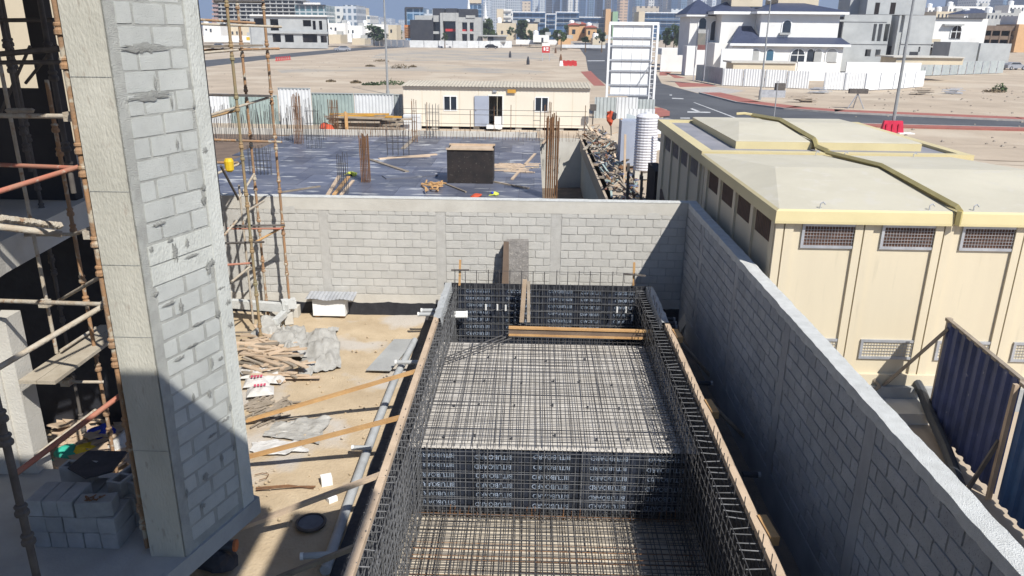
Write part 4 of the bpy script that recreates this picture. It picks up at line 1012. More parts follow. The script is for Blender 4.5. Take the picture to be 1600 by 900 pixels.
b=MB(); a=G(992,262,.6); b.box((a.x-.7,a.y+.4,.6),(a.x+.25,a.y+1.6,2.75)); single('toilet_cabin',b,M_GREYD,'shaded grey toilet cabin behind the ribbed white water tank','cabin')
# ribbed water tank
p=G(1006,274,.75); prof=[]
for i in range(20):
    z_=.25+2.25*i/19; prof+=[(.47,z_),(.50,z_+.035),(.50,z_+.075),(.47,z_+.105)]
tk=thing('water_tank','white ribbed cylindrical water tank beside brown plywood sheet','water tank',tuple(p))
b=MB(); b.lathe(prof+[(.42,2.66),(.12,2.72)],p,20); b.build('barrel',mat('tank_white',(.66,.65,.67),(.60,.59,.61),scale=2,rough=.5),tk,smooth=False)
b=MB(); b.lathe([(.14,2.70),(.14,2.76),(.02,2.78)],p,12); b.build('lid',M_WHITE2,tk)
b=MB(); 
for dx in (-.35,0,.35): b.box((p.x+dx-.1,p.y-.4,p.z-.1),(p.x+dx+.1,p.y+.4,p.z+.25))
b.build('block_stand',M_CONC,tk)
b=MB(); b.extr([W(1036,216,28),W(1043,222,28),W(1043,318,24),W(1030,318,24)],(.04,.1,0)); single('brown_sheet',b,M_PLY,'brown plywood sheet standing between water tank and substation','plywood sheet',fix=True)
b=MB(); b.box((4.25,26.2,.3),(4.6,28.0,2.3)); single('dark_gap_box',b,M_DARK,'plain black box in the gap against the substation end wall','box')  # near-black box filling the gap beside the substation
# canopy cloths near the tank
for k,(px,py,Y,m,lab) in enumerate(((1035,186,46,M_LILAC,'lilac grey shade cloth sagging over the water tank yard'),(1028,200,44,M_WHITE2,'bright white shade cloth sheet above the water tank'),(1032,222,37,M_WHITE,'white cloth bundle hanging right of the water tank'))):
    b=MB(); c=W(px,py,Y); n=9; P=[]
    for j in range(n):
        for i in range(n):
            u=i/(n-1)-.5; v=j/(n-1)-.5; P.append((c.x+u*(3.0,2.2,1.0)[k],c.y+v*2.2,c.z-.35*(u*u+v*v)*2+.12*noise.noise(Vector((u*4,v*4,k)))))
    b.add(P,[(j*n+i,j*n+i+1,(j+1)*n+i+1,(j+1)*n+i) for j in range(n-1) for i in range(n-1)])
    single('shade_cloth',b,m,lab,'shade cloth',smooth=True)
for i,(x,yb,yt,Y,m) in enumerate(((971,262,185,38,M_WOOD),(977,300,210,33,M_WOODP),(1025,230,177,40,M_WOOD),(1038,250,190,33,M_WOODP),(982,318,255,26,M_TUBED),(1003,318,275,26,M_TUBED))):
    b=MB(); b.bar(W(x-2,yb,Y),W(x,yt,Y),.09,.07,up=(0,1,0)); single('timber_post',b,m,['tall orange timber post left of the water tank','pale timber post standing before the orange one','orange post before the bright shade cloth','pale post at the corner of the substation roof','thin black steel post in front of the water tank','second thin black post to the right in front of tank'][i],'post','posts in the yard beside the tank')
a=G(953,190,.6); t=thing('red_bundle_post','red cloth bundle hung with dark straps on a thin post','post',tuple(a))
b=MB(); b.tube(W(955,212,47),W(954,172,47),.04,6); b.build('post',M_TUBED,t)
b=MB(); c=W(953,182,47); b.lathe([(.05,-.55),(.12,-.4),(.2,-.2),(.26,.0),(.2,.15),(.2,.25),(.04,.32)],c+Vector((0,-.1,0)),11); b.v=[tuple(Vector(v)+Vector((noise.noise(Vector(v)*4),noise.noise(Vector(v)*4+Vector((9,0,0))),noise.noise(Vector(v)*3+Vector((0,9,0)))))*.22) for v in b.v]; b.build('red_cloth',M_REDC,t)
b=MB(); c=W(958,180,46.9); b.lathe([(.05,-.3),(.2,-.2),(.22,.1),(.04,.2)],c,8); b.build('dark_cloth',M_TARP,t)
a=W(927,168,50); b=MB(); b.box((a.x-.2,49.95,a.z-.2),(a.x+.2,50.1,a.z+.2)); b.tube((a.x,50.0,.6),(a.x,50.0,a.z-.2),.04,6); single('floodlight_post',b,M_TUBED,'small dark floodlight on a post at the cabin corner','floodlight')
# debris bank right of the retaining wall
g=random.Random(77); cols=[M_WOODG,M_WOODP,M_TUBEW,mat('faded_red',(.34,.16,.13)),mat('faded_blue',(.16,.19,.30)),M_WOODG,M_TUBED,M_CORRG,M_RUST,M_WOODP,M_CONC,M_TUBEW,M_WOODG,M_TUBED,M_WOODG]
bs=[MB() for _ in cols]
for i in range(520):
    y=g.uniform(22,49.5); x=3.55+(y-22)*.012+g.uniform(-.5,.75); z_=.72+g.uniform(0,.55)*max(.15,1-abs(x-3.6)); k=g.randrange(len(cols))
    d=Vector((g.gauss(0,.35),g.gauss(0,.8),g.gauss(0,.18)))*g.uniform(.3,1.2); wd=g.choice((.04,.05,.06,.08,.18))
    bs[k].bar((x,y,z_),Vector((x,y,z_))+d,wd,g.uniform(.03,.08))
dbp=thing('debris_bank','long bank of jumbled timber, tube and cloth debris beside the open pit','debris',(3.6,35,.6))
for m,b in zip(cols,bs):
    o=b.build('debris_pieces',m,dbp); o['kind']='stuff'
b=MB(); b.box((2.9,18.3,.0),(4.6,49.5,.66)); single('debris_shelf',b,M_SAND,'strip of sandy earth carrying the debris beside the pit','earth strip')
# ================================================================ SCAFFOLD at left
def pole(t, px, py, Y, z0, z1, m, r=.024, nm='standard', cups=None, lean=0.):
    p=W(px,py,Y); o=rod(t,(p.x,Y,z0),(p.x+lean,Y,z1),r,m,nm,'tube')
    z=z0+.3; k=0
    while z<z1:
        b=MB(); xx=p.x+lean*(z-z0)/(z1-z0)
        b.lathe([(r*1.25,-.045),(r*1.75,-.035),(r*1.75,.0),(r*1.3,.02),(r*1.3,.035),(r*1.6,.04),(r*1.6,.06),(r*1.2,.07)],(xx,Y,z),10); b.build('coupler',m,t)
        z+=(.22,.78,.30,.70)[k%4]; k+=1
    return p
def ledger(t,p,q,Yp,Yq,m,r=.024,nm='ledger'):
    rod(t,W(*p,Yp),W(*q,Yq),r,m,nm,'tube')
sc=thing('scaffold','rusty tube scaffold with red and cement caked ledgers left of the pillar','scaffold',(-6,9.5,0))
pole(sc,136,300,7.2,1.2,9.5,M_TUBE,.028)
pole(sc,122,400,9.6,0,6.2,M_TUBE,.026)
b_=W(56,385,9.3); rod(sc,(b_.x,9.3,2.65),(b_.x,9.3,8.5),.024,M_TUBEW,'standard','tube')
pole(sc,92,470,11.4,0,9.5,M_TUBED,.026)
pole(sc,80,100,8.6,5.0,9.8,M_TUBED,.03)
pole(sc,28,130,10.8,3,9.5,M_TUBED,.026)
pole(sc,8,60,9.9,5,9.8,M_TUBED,.028)
pole(sc,32,790,5.6,1.2,4.6,M_TUBED,.034)
ledger(sc,(-200,249),(131,263),9.4,7.7,M_TUBER)
ledger(sc,(-30,308),(132,258),6.6,7.7,M_TUBER,.026)
ledger(sc,(-200,178),(111,182),8.4,7.7,M_TUBEW,.026)
ledger(sc,(-200,331),(97,366),8.0,8.9,M_TUBEW,.042)
ledger(sc,(33,367),(118,366),9.5,9.5,M_TUBEW)
ledger(sc,(112,367),(150,355),9.5,8.0,M_TUBEW)
ledger(sc,(-200,463),(170,476),9.3,7.7,M_TUBEW,.027)
ledger(sc,(-20,585),(172,472),6.6,7.7,M_TUBEW,.030)
ledger(sc,(74,480),(170,425),10.5,8.0,M_TUBEW)
ledger(sc,(25,596),(162,597),9.0,9.4,M_TUBEW,.022)
ledger(sc,(18,745),(196,612),6.9,8.3,M_TUBER,.032)
ledger(sc,(55,712),(150,640),8.5,9.6,M_TUBEW,.022)
ledger(sc,(-30,32),(85,31),9.6,9.4,M_TUBED)
ledger(sc,(-30,87),(95,76),9.0,7.8,M_TUBED,.03)
ledger(sc,(-30,98),(98,97),9.2,7.8,M_TUBED)
ledger(sc,(47,72),(-5,190),10.2,10.4,M_TUBED,.02)
ledger(sc,(88,70),(40,130),10.2,10.4,M_TUBED,.02)
for i,((x,y),) in enumerate((((112,182),),((70,474),),((142,366),),((170,475),),((104,597),))):
    p=W(x,y,9.2 if i in(1,4) else 7.7); b=MB(); b.box((p.x-.06,p.y-.05,p.z-.045),(p.x+.06,p.y+.05,p.z+.045)); b.build('clamp',M_TUBEW,sc)
# lumps of cement on the caked ledgers
b=MB()
for i in range(30):
    p=W(2+i*3.2,348+i*.37,8.0+i*.028); b.lathe([(.02,-.01),(.045,.02),(.03,.06),(.01,.07)],p+Vector((0,0,.02+J(.01))),6)
for i in range(9):
    p=W(14+i*4.5,177,8.3); b.lathe([(.02,-.01),(.04,.02),(.01,.04)],p+Vector((0,0,.015)),6)
b.build('cement_lumps',M_TUBEW,sc)['kind']='stuff'
# platform boards
q=[G(32,592,2.62),G(128,583,2.62),G(178,512,2.62),G(178,484,2.62)]
dirp=(G(176,498,2.62)-G(42,590,2.62)); dn=Vector((dirp.y,-dirp.x,0)).normalized(); dirp=dirp.normalized()
for k in range(2):
    a=G(62,584,2.62)+dn*(.0+k*.235)-dirp*.25; b=MB(); c=a+dirp*(1.9+.05*k); b.bar(a,c,.225,.045)
    b.build('platform_board',mat('scaffold_board',(.44,.385,.30),(.34,.29,.22),scale=3,rnd=.12,bump=.3),sc)
rod(sc,G(95,548,2.70),G(150,512,2.70),.022,M_TUBEW,'loose_tube','tube')
# ---------------------------------------------------------------- scaffold right of the pillar
s2=thing('scaffold','tall slender rusty pole scaffold standing in the yard against the back wall','scaffold',(-6.2,16.6,0))
def vpole(base,top,m,r=.03,z0=0.0):
    a=G(*base,z0); p=W(*top,a.y); rod(s2,a,(a.x,a.y,9.4),r,m,'standard','tube')
    z=z0+.25;k=0
    while z<9.3:
        b=MB(); b.lathe([(r*1.2,-.05),(r*1.7,-.04),(r*1.7,0),(r*1.2,.02),(r*1.5,.05),(r*1.2,.07)],(a.x,a.y,z),8); b.build('coupler',m,s2); z+=(.25,.75)[k%2]; k+=1
    return a
A_=vpole((409,541),(346,0),M_TUBEG); B_=vpole((419,497),(363,0),M_TUBE); C_=vpole((455,503),(408,0),M_TUBE)
a=G(396,505,0); rod(s2,a,a+UP*3.4,.026,M_TUBEW,'prop','tube')
def l2(p,q,Yp,Yq,m,r=.026): rod(s2,W(*p,Yp),W(*q,Yq),r,m,'ledger','tube')
for (p,q,Yp,Yq,m) in (((300,30),(398,36),15.5,16.5,M_TUBE),((300,37),(440,42),16,17,M_TUBEW),((300,79),(436,76),15.4,17,M_TUBE),((300,84),(372,78),15,15.9,M_TUBEW),((335,2),(412,3),15.6,17.3,M_TUBED),
    ((325,148),(420,150),15.5,17,M_TUBED),((325,181),(425,151),15,17.2,M_TUBEW),((325,184),(372,172),15.5,15.9,M_TUBEG),((325,218),(440,222),15.5,17,M_TUBE),((335,273),(376,255),15.4,16,M_TUBEW),((338,254),(372,254),15.5,16,M_TUBE),
    ((345,259),(372,310),15,15.8,M_TUBED),((372,312),(397,272),15.8,17,M_TUBEW),((350,368),(370,345),15.3,15.9,M_TUBEW),((355,357),(442,357),16.5,17.2,M_TUBER),((360,353),(445,352),16.5,17.2,M_TUBED),((352,380),(412,378),15.6,17,M_TUBED),((400,378),(445,353),17,17.3,M_WOOD),((352,414),(394,411),15.6,16,M_TUBER),((362,440),(394,414),15.2,16,M_TUBEW),((386,330),(412,314),15.9,17,M_TUBEW)):
    l2(p,q,Yp,Yq,m)
b=MB(); c=W(358,258,15.7); b.lathe([(.05,-.14),(.09,-.1),(.1,.08),(.07,.14)],c,10); single('yellow_helmet',b,M_YELP,'yellow plastic helmet hanging on the slender yard scaffold','helmet')
b=MB(); b.bar(W(322,73,15.4),W(405,71,16.9),.22,.04); b.build('scaffold_board',M_WOODG,s2)
b=MB(); b.bar(W(340,149,15.4),W(418,150,17.0),.2,.04); b.build('scaffold_board',M_TUBED,s2)

# ================================================================ BLOCK STACK in the shade
def blockthing(x,y,z,size,label,rot=0.,hollow=False):
    b=MB(); sx,sy,sz=size
    if not hollow:
        b.box((-sx/2,-sy/2,0),(sx/2,sy/2,sz))
    else:
        t=.035; X=sx/2;Y=sy/2
        b.box((-X,-Y,0),(X,-Y+t,sz)); b.box((-X,Y-t,0),(X,Y,sz)); b.box((-X,-Y+t,0),(-X+t,Y-t,sz)); b.box((X-t,-Y+t,0),(X,Y-t,sz)); b.box((-X+t,-.02,0),(X-t,.02,sz-.004)) if sy>sx else b.box((-.02,-Y+t,0),(.02,Y-t,sz-.004)); b.box((-X+t,-Y+t,0),(X-t,Y-t,.03))
    me=b.mesh('stacked_block',M_BLOCKS)
    bm=bmesh.new(); bm.from_mesh(me)
    if not hollow:
        bmesh.ops.bevel(bm,geom=bm.edges[:],offset=.007,segments=1,affect='EDGES'); bmesh.ops.subdivide_edges(bm,edges=bm.edges[:],cuts=2,use_grid_fill=True)
        for v in bm.verts: v.co += Vector([noise.noise(v.co*23+Vector((x*9,y*7,z*5+k)))*.005 for k in range(3)])
    bm.to_mesh(me); bm.free()
    o=link(bpy.data.objects.new('concrete_block',me)); o.location=(x,y,z); o.rotation_euler=(0,0,rot)
    tag(o,label,'concrete block','blocks stacked on the shaded slab'); return o
M_BLOCKS=mat('stack_block_grey',(.44,.45,.45),(.34,.35,.355),scale=5,bump=1.,bscale=140,rnd=.14,rough=.95,c3=(.25,.25,.25),s3=90,t3=.66)
bx=-5.58; by=7.15; bz=1.2; bw_=.185
cols_=['leftmost','second from left','third from left','fourth from left','rightmost']
for i in range(5): blockthing(bx+.095+i*.196,by+.2,bz,(bw_ if i<4 else .19,.4,.2),'grey concrete block in the bottom row of the shaded stack, %s end on'%cols_[i],J(.02))
x=bx+.085
for i,wd in enumerate((.185,.185,.385,.19)):
    blockthing(x+wd/2-.09,by+.2 if wd<.3 else by+.11,bz+.203,(wd,.4 if wd<.3 else .2,.2),'grey concrete block in the middle row of the shaded stack, %s'%['leftmost end on','second end on','long side facing out','rightmost end on'][i],J(.02)); x+=wd+.008
for i in range(3): blockthing(bx+.08+i*.178,by+.21,bz+.406,(.17,.4,.2),'grey concrete block in the top row of the shaded stack, %s of three end on'%['first','second','third'][i],J(.03))
blockthing(bx+.74,by+.12,bz+.406,(.4,.2,.19),'loose grey block laid askew on top of the shaded stack with scraps on it',R(8))
for i in range(4): blockthing(bx+.12+i*.25,by+.62,bz,(.23,.4,.2),'grey block in the bottom back row of the shaded stack, %s from left'%('first','second','third','fourth')[i])
for i in range(4): blockthing(bx+.12+i*.25,by+.62,bz+.203,(.23,.4,.2),'grey block behind in the second back row of the shaded stack, number %s from left'%('one','two','three','four')[i])
blockthing(bx+.16,by+.78,bz+.406,(.38,.19,.2),'hollow block lying at the back of the shaded stack before dark plate',R(-3),True)
blockthing(bx-.1,by+.72,bz+.1,(.3,.2,.2),'hollow block at the left rear foot of the shaded stack',R(10),True)
blockthing(bx+.82,by+.62,bz+.406,(.19,.4,.19),'hollow block end on at the right rear top of the shaded stack',R(-14),True)
blockthing(bx+1.03,by+.66,bz+.36,(.19,.4,.2),'hollow block tilted at the far right of the shaded stack',R(-22),True)
b=MB(); P=[W(106,733,7.75),W(138,706,8.3),W(200,707,8.35),W(176,738,7.8),W(134,749,7.55)]; b.extr(P,(0,0,.02)); single('dark_plate',b,M_TARP,'dark bent plate lying over the back of the shaded block stack','plate',fix=True)
b=MB(); g=random.Random(4)
for i in range(14):
    c=Vector((bx+.72+g.uniform(-.07,.07),by+.1+g.uniform(-.05,.05),bz+.602)); b.bar(c,c+Vector((g.uniform(-.08,.08),g.uniform(-.05,.05),.02)),.012,.01)
tag(b.build('wire_scraps',M_RUST),'rusty wire scraps on the askew block','scraps',kind='stuff')

# ================================================================ RUBBISH, left behind the slab
g=random.Random(15)
b=MB()
for i in range(90):
    c=G(g.uniform(85,215),g.uniform(640,730),g.uniform(.02,.2)); d=Vector((g.gauss(0,.25),g.gauss(0,.2),g.uniform(-.05,.08))); b.bar(c-d,c+d,g.choice((.06,.1,.25)),.03)
tag(b.build('broken_boards',M_WOODP),'pale broken boards and card littering the ground behind the block stack','rubbish',kind='stuff')
def lump(name,px,py,z,rx,ry,h,m,label,cat,seed,rough_=.35):
    c=G(px,py,z); b=MB(); n=12; rings=5; P=[]
    for j in range(rings+1):
        ph=math.pi/2*j/rings
        for i in range(n):
            t=2*math.pi*i/n; rr=math.cos(ph); v=Vector((rx*rr*math.cos(t),ry*rr*math.sin(t),h*math.sin(ph))); k=1+rough_*noise.noise(Vector((math.cos(t)*1.4,math.sin(t)*1.4,j*.6+seed*3.7)))*2
            P.append(c+Vector((v.x*k,v.y*k,v.z*(1+rough_*noise.noise(Vector((v.x*5,v.y*5,seed)))*1.5))))
    b.add(P,[(j*n+i,j*n+(i+1)%n,(j+1)*n+(i+1)%n,(j+1)*n+i) for j in range(rings) for i in range(n)])
    return single(name,b,m,label,cat)
lump('green_tub',108,716,.05,.28,.25,.22,M_TURQ,'turquoise plastic lump on the rubbish behind the block stack','plastic tub',1,.2)
lump('yellow_tub',132,712,.05,.2,.25,.2,M_YELP,'yellow plastic lump beside the turquoise one behind the stack','plastic tub',2,.2)
lump('blue_sack',160,682,.1,.25,.16,.2,M_BLUEP,'crumpled blue sack on the rubbish behind the block stack','sack',3)
lump('white_sack',198,700,.05,.22,.4,.3,M_BAG,'crumpled white sack at the pillar foot behind the slab','sack',4)
lump('beige_sack',170,650,.1,.3,.3,.25,M_PLASTIC,'crumpled beige sack under the red scaffold tube','sack',5)
# ================================================================ YARD, right of the pillar
g=random.Random(8)
for i in range(64):
    px=g.uniform(390,456); py=518+i*1.13+g.uniform(-3,3); z=.05+.22*(1-abs(py-548)/45)+g.uniform(0,.06)
    c=G(px,py,max(.03,z)); a=g.gauss(0,.5); L=g.uniform(.15,.62); d=Vector((math.cos(a)*L,math.sin(a)*L,g.uniform(-.06,.06)))
    b=MB(); b.bar(c-d,c+d,g.choice((.05,.07,.1)),g.choice((.02,.035)))
    tag(b.build('scrap_board',g.choice((M_WOODP,M_WOODG,M_WOODP))),'weathered scrap board in the jumbled heap at the foot of yard scaffold','scrap board','scrap boards heaped by the yard scaffold')
def sheetcloth(name,pts,z,amp,m,label,cat,seed,n=18,lift=None):
    n=30
    """crumpled sheet between four pixel corners on the ground"""
    c=[G(*p,z) for p in pts]; b=MB(); P=[]
    for j in range(n):
        for i in range(n):
            u=i/(n-1); v=j/(n-1); p=c[0]*(1-u)*(1-v)+c[1]*u*(1-v)+c[2]*u*v+c[3]*(1-u)*v
            e=1+.0*u; q=Vector((u*3.2,v*3.2,seed)); k=noise.fractal(q,1.0,2.2,4)
            h=abs(k)*amp+ (lift*max(0,math.sin(u*3.14)*math.sin(v*3.14)) if lift else 0)
            P.append(p+Vector((.14*noise.noise(q+Vector((5,0,0))),.14*noise.noise(q+Vector((0,9,0))),h)))
    b.add(P,[(j*n+i,j*n+i+1,(j+1)*n+i+1,(j+1)*n+i) for j in range(n-1) for i in range(n-1)])
    return single(name,b,m,label,cat,smooth=True)
sheetcloth('plastic_sheet',[(468,590),(532,575),(528,512),(470,522)],.02,.18,M_PLASTIC,'largest crumpled translucent grey plastic sheet on the yard dirt','plastic sheet',1,lift=.14)
sheetcloth('plastic_sheet',[(420,555),(478,560),(480,512),(428,515)],.10,.2,M_PLASTIC,'grey plastic sheet spread over the scrap board heap','plastic sheet',2,lift=.2)
sheetcloth('plastic_sheet',[(392,528),(440,530),(440,498),(405,500)],.12,.15,M_PLASTIC,'pale plastic sheet bundled at the scaffold foot','plastic sheet',3,lift=.25)
sheetcloth('paper_sheet',[(410,680),(500,694),(522,652),(430,660)],.015,.07,M_PLASTIC,'flattened pale sheet on the dirt between two orange braces','plastic sheet',5)
sheetcloth('plastic_sheet',[(392,712),(480,706),(470,688),(395,690)],.012,.04,M_BAG,'thin dusty white sheet at the pillar edge below the flattened one','plastic sheet',6)
b=MB(); P=[G(572,579,.05),G(610,580,.05),G(648,531,.06),G(616,531,.06)]; b.extr(P,(0,0,.02)); single('grey_board',b,M_SLAB,'flat grey board lying against the far part of the long grey pipe','board',fix=True)
for i,(px,py,rot,pk) in enumerate(((402,598,.2,1),(436,580,-.3,1),(415,583,.5,0),(398,585,.1,0),(426,592,-.1,0),(407,612,.3,1),(394,576,.6,0))):
    c=G(px,py,.06); b=MB(); n=9; P=[]
    wd,ln,ht=.26,.34,.10
    for j in range(n):
        for k in range(n):
            u=k/(n-1)*2-1; v=j/(n-1)*2-1; hh=ht*(1-u**4)*(1-v**4)*(1+.5*noise.noise(Vector((u*2,v*2,i))))
            q=Matrix.Rotation(rot,3,'Z')@Vector((u*ln*.75,v*wd*.75,hh)); P.append(c+q)
    b.add(P,[(j*n+k,j*n+k+1,(j+1)*n+k+1,(j+1)*n+k) for j in range(n-1) for k in range(n-1)])
    o=single('cement_bag',b,M_BAG,'empty white cement bag %s'%['with a red printed band, by the pillar edge','with a red print, lying nearest the plastic sheets','plain, in the middle of the litter by the plank heap','plain, tucked at the pillar edge','plain and flattened, between the two printed ones','with a red spot, nearest to the orange brace','plain, topmost against the plank heap'][i],'cement bag','cement bags littered by the plank heap')
    if pk:
        bb=MB(); mz=Matrix.Rotation(rot,3,'Z')
        for dx in (-.09,-.03,.03,.09): bb.add([c+mz@Vector((dx-.022,-.05,ht*1.45)),c+mz@Vector((dx+.022,-.05,ht*1.45)),c+mz@Vector((dx+.022,.06,ht*1.45)),c+mz@Vector((dx-.022,.06,ht*1.45))],[(0,1,2,3)])
        bb.build('red_print',M_PINK,o)
c=G(510,755,.02); b=MB(); b.box((c.x-.085,c.y-.06,.0),(c.x+.085,c.y+.09,.14),rot=.4); single('white_block',b,M_WHITE,'small white block standing alone on the yard dirt','block')
c=G(519,783,.0); b=MB(); b.box((c.x-.07,c.y-.05,.0),(c.x+.07,c.y+.05,.08),rot=.7); single('white_cup',b,M_WHITE2,'tiny white crumpled piece beside the shadow of the lowest long brace','litter')
c=G(486,818,.01); t=thing('manhole_cover','round dark manhole cover in the yard dirt near the shade edge','manhole cover',tuple(c))
b=MB(); b.lathe([(.215,0),(.225,.03),(.20,.045),(.185,.04),(.185,.0)],c,28); b.build('rim',M_TUBED,t)
b=MB(); b.lathe([(.18,0),(.178,.026),(.01,.03)],c,28); b.build('cover',mat('slate_cover',(.16,.17,.19),(.12,.125,.14),scale=8),t)
b=MB(); b.path([G(400,765,.03),G(440,761,.05),G(470,760,.05),G(493,760,.03)],.014,5); b.path([G(400,762,.02),G(450,758,.04),G(490,763,.03)],.012,5); single('rebar_pair',b,M_RUST,'pair of rusty bars lying on the dirt beside the pillar','steel bar')
b=MB(); b.path([G(398,742,.03),G(410,739,.03),G(420,741,.03),G(416,747,.03),G(405,750,.03)],.007,4); single('wire_loop',b,M_RUST,'small wire loop on the dirt beside the pillar','wire')
# white box with grey lid
a=G(486,496,0); c=G(540,497,0); t=thing('white_crate','white box with a grey corrugated sheet lid before the back wall','box',tuple((a+c)/2))
b=MB(); b.box((a.x+.06,a.y,.05),(c.x,a.y+.42,.47)); b.build('box',M_WHITE2,t)
b=MB(); b.box((a.x+.1,a.y+.05,0),(a.x+.2,a.y+.3,.05)); b.box((c.x-.15,a.y+.05,0),(c.x-.05,a.y+.3,.05)); b.build('foot',M_WOOD,t)
b=MB(); P=[]; n=26
for i in range(n+1):
    x=a.x-.08+(c.x-a.x+.32)*i/n; o=.014*(i%2); P+=[(x,a.y-.14,.52+o+.02*math.sin(i*.4)),(x+.03,a.y+.26,.60+o)]
b.add(P,[(2*i,2*i+2,2*i+3,2*i+1) for i in range(n)]); b.build('lid',M_GALV,t)
# white beams by the scaffold foot
for i,(p,q,z,wd,ht,lab) in enumerate((((362,474),(452,481),.42,.16,.2,'long white concrete beam lying behind the scaffold feet'),((430,503),(459,476),.3,.14,.14,'short white beam propped at an angle by the scaffold foot'),((440,476),(462,473),.5,.2,.22,'white beam end block at the outermost scaffold pole'))):
    b=MB(); b.bar(G(*p,z),G(*q,z),wd,ht); single('white_beam',b,M_CONCT,lab,'concrete beam','white beams by the scaffold foot')
for i,(px,py) in enumerate(((462,494),(452,505),(430,492))):
    c=G(px,py,0); b=MB(); b.box((c.x-.1,c.y-.1,0),(c.x+.1,c.y+.12,.28),rot=.3*i); single('grey_support_block',b,M_CONC,['grey block right of the outermost scaffold pole','grey block under the outermost scaffold pole foot','grey block under the long white beam'][i],'block')
b=MB(); g=random.Random(23)
for i in range(150):
    px=g.uniform(395,640); py=g.uniform(505,820); c=G(px,py,.0)
    if c.x>-2.65: continue
    r_=g.uniform(.008,.03); b.lathe([(r_,0),(r_*.9,r_),(r_*.2,r_*1.4)],c,5)
tag(b.build('pebbles',M_YARD),'small stones and clods scattered over the yard dirt','stones',kind='stuff')
b=MB(); g=random.Random(24)
for i in range(60):
    c=G(g.uniform(390,450),g.uniform(620,660),.02); a=g.gauss(.5,.4); L=g.uniform(.05,.3); d=Vector((math.cos(a)*L,math.sin(a)*L,g.uniform(0,.05))); b.bar(c-d,c+d,.03,.02)
tag(b.build('wood_splinters',M_WOODG),'wood splinters and small litter on the dirt by the first brace','litter',kind='stuff')
b=MB(); g=random.Random(61)
for i in range(900):
    if i%3: x=g.uniform(9,70); y=g.uniform(24,100)
    else: x=g.uniform(-50,8); y=g.uniform(60,200)
    if 7<x<24 and y>50: continue
    r_=g.uniform(.03,.14); b.lathe([(r_,-.02),(r_*.8,r_*.6),(r_*.2,r_*.9)],(x,y,.6),5)
tag(b.build('sand_stones',mat('sand_stone',(.36,.31,.25),(.26,.22,.18))),'stones and clods scattered over the open sand lots','stones',kind='stuff')
# under the slab edge
t=thing('orange_end_pipe','dark pipe with an orange rim sticking out below the slab edge','pipe',tuple(G(350,850,.2)))
b=MB(); b.tube(G(318,852,.3),G(366,852,.3),.075,12); b.build('pipe',M_PVCD,t); b=MB(); b.tube(G(366,852,.3),G(370,852,.3),.08,12); b.build('rim',mat('orange_rim',(.5,.17,.07)),t)
lump('dark_sack',340,882,.05,.25,.2,.25,M_TARP,'dark sack in the shade below the slab edge','sack',8)
b=MB(); b.path([G(352,838,.3),G(400,812,.05),G(470,780,.03),G(540,762,.03)][:2],.012,5); single('thin_rod',b,M_TUBED,'thin dark rod poking out from under the slab edge','rod')
# ================================================================ FAR SIDE: lamps, fences, villas, skyline
def boxW(b,x0,x1,yt,yb,Y,dp,yr=None,xr=None):
    """box whose front face fills the given photo rectangle at distance Y"""
    ym=(yt+yb)/2 if yr is None else yr; xm=(x0+x1)/2 if xr is None else xr
    b.box((W(x0,ym,Y).x,Y,W(xm,yb,Y).z),(W(x1,ym,Y).x,Y+dp,W(xm,yt,Y).z)); return b
def part(par,nm,m,*rects):
    b=MB()
    for r in rects: boxW(b,*r)
    return b.build(nm,m,par)
def lamp(px,py,top,label,arm=None,r=.09,m=M_POLE):
    a=G(px,py,.6); t=thing('street_lamp',label,'street lamp',tuple(a),'street lamps')
    b=MB(); b.tube((a.x,a.y,.55),(a.x,a.y,top),r,8,r*.6); b.build('pole',m,t)
    b=MB(); b.tube((a.x,a.y,.58),(a.x,a.y,.95),r*1.5,8); b.build('base',m,t)
    if arm:
        b=MB(); b.tube((a.x,a.y,top-.05),(a.x+arm,a.y,top+.2),r*.5,6); b.build('arm',m,t)
        b=MB(); b.box((a.x+arm-.35,a.y-.12,top+.14),(a.x+arm+.25,a.y+.12,top+.25)); b.build('lamp_head',M_GALV,t)
    return a
lamp(1393,207,11.5,'tall leaning-looking steel street lamp post behind the red barrier on the right',-1.2,.12)
lamp(1187,156,9.7,'steel street lamp post with a short arm in front of the white villa',-1.1,.09)
lamp(606,147,12,'pale steel street lamp post rising from behind the left hoarding',1.0,.12)
lamp(1208,193,3.6,'short thin signal pole on the road just beyond the substation',None,.05)
t=thing('barrier','red plastic water barrier with white foot at the tall lamp post','barrier',tuple(G(1392,214,.45)))
c=G(1391,211,.45); c.y-=.3; b=MB(); b.add([(c.x-.75,c.y,c.z),(c.x+.75,c.y,c.z),(c.x+.75,c.y+.45,c.z),(c.x-.75,c.y+.45,c.z),(c.x-.6,c.y+.1,c.z+.95),(c.x+.6,c.y+.1,c.z+.95),(c.x+.6,c.y+.32,c.z+.95),(c.x-.6,c.y+.32,c.z+.95)],[(0,1,5,4),(1,2,6,5),(2,3,7,6),(3,0,4,7),(4,5,6,7)]); b.build('body',M_REDP,t)
b=MB()
for k in range(3): b.box((c.x-.5+k*.4,c.y-.02,c.z+.2),(c.x-.4+k*.4,c.y+.06,c.z+.75))
b.build('rib',M_REDP,t)
b=MB(); b.box((c.x+.3,c.y-.35,c.z-.05),(c.x+1.3,c.y+.3,c.z+.2)); b.build('white_foot',M_WHITE2,t)
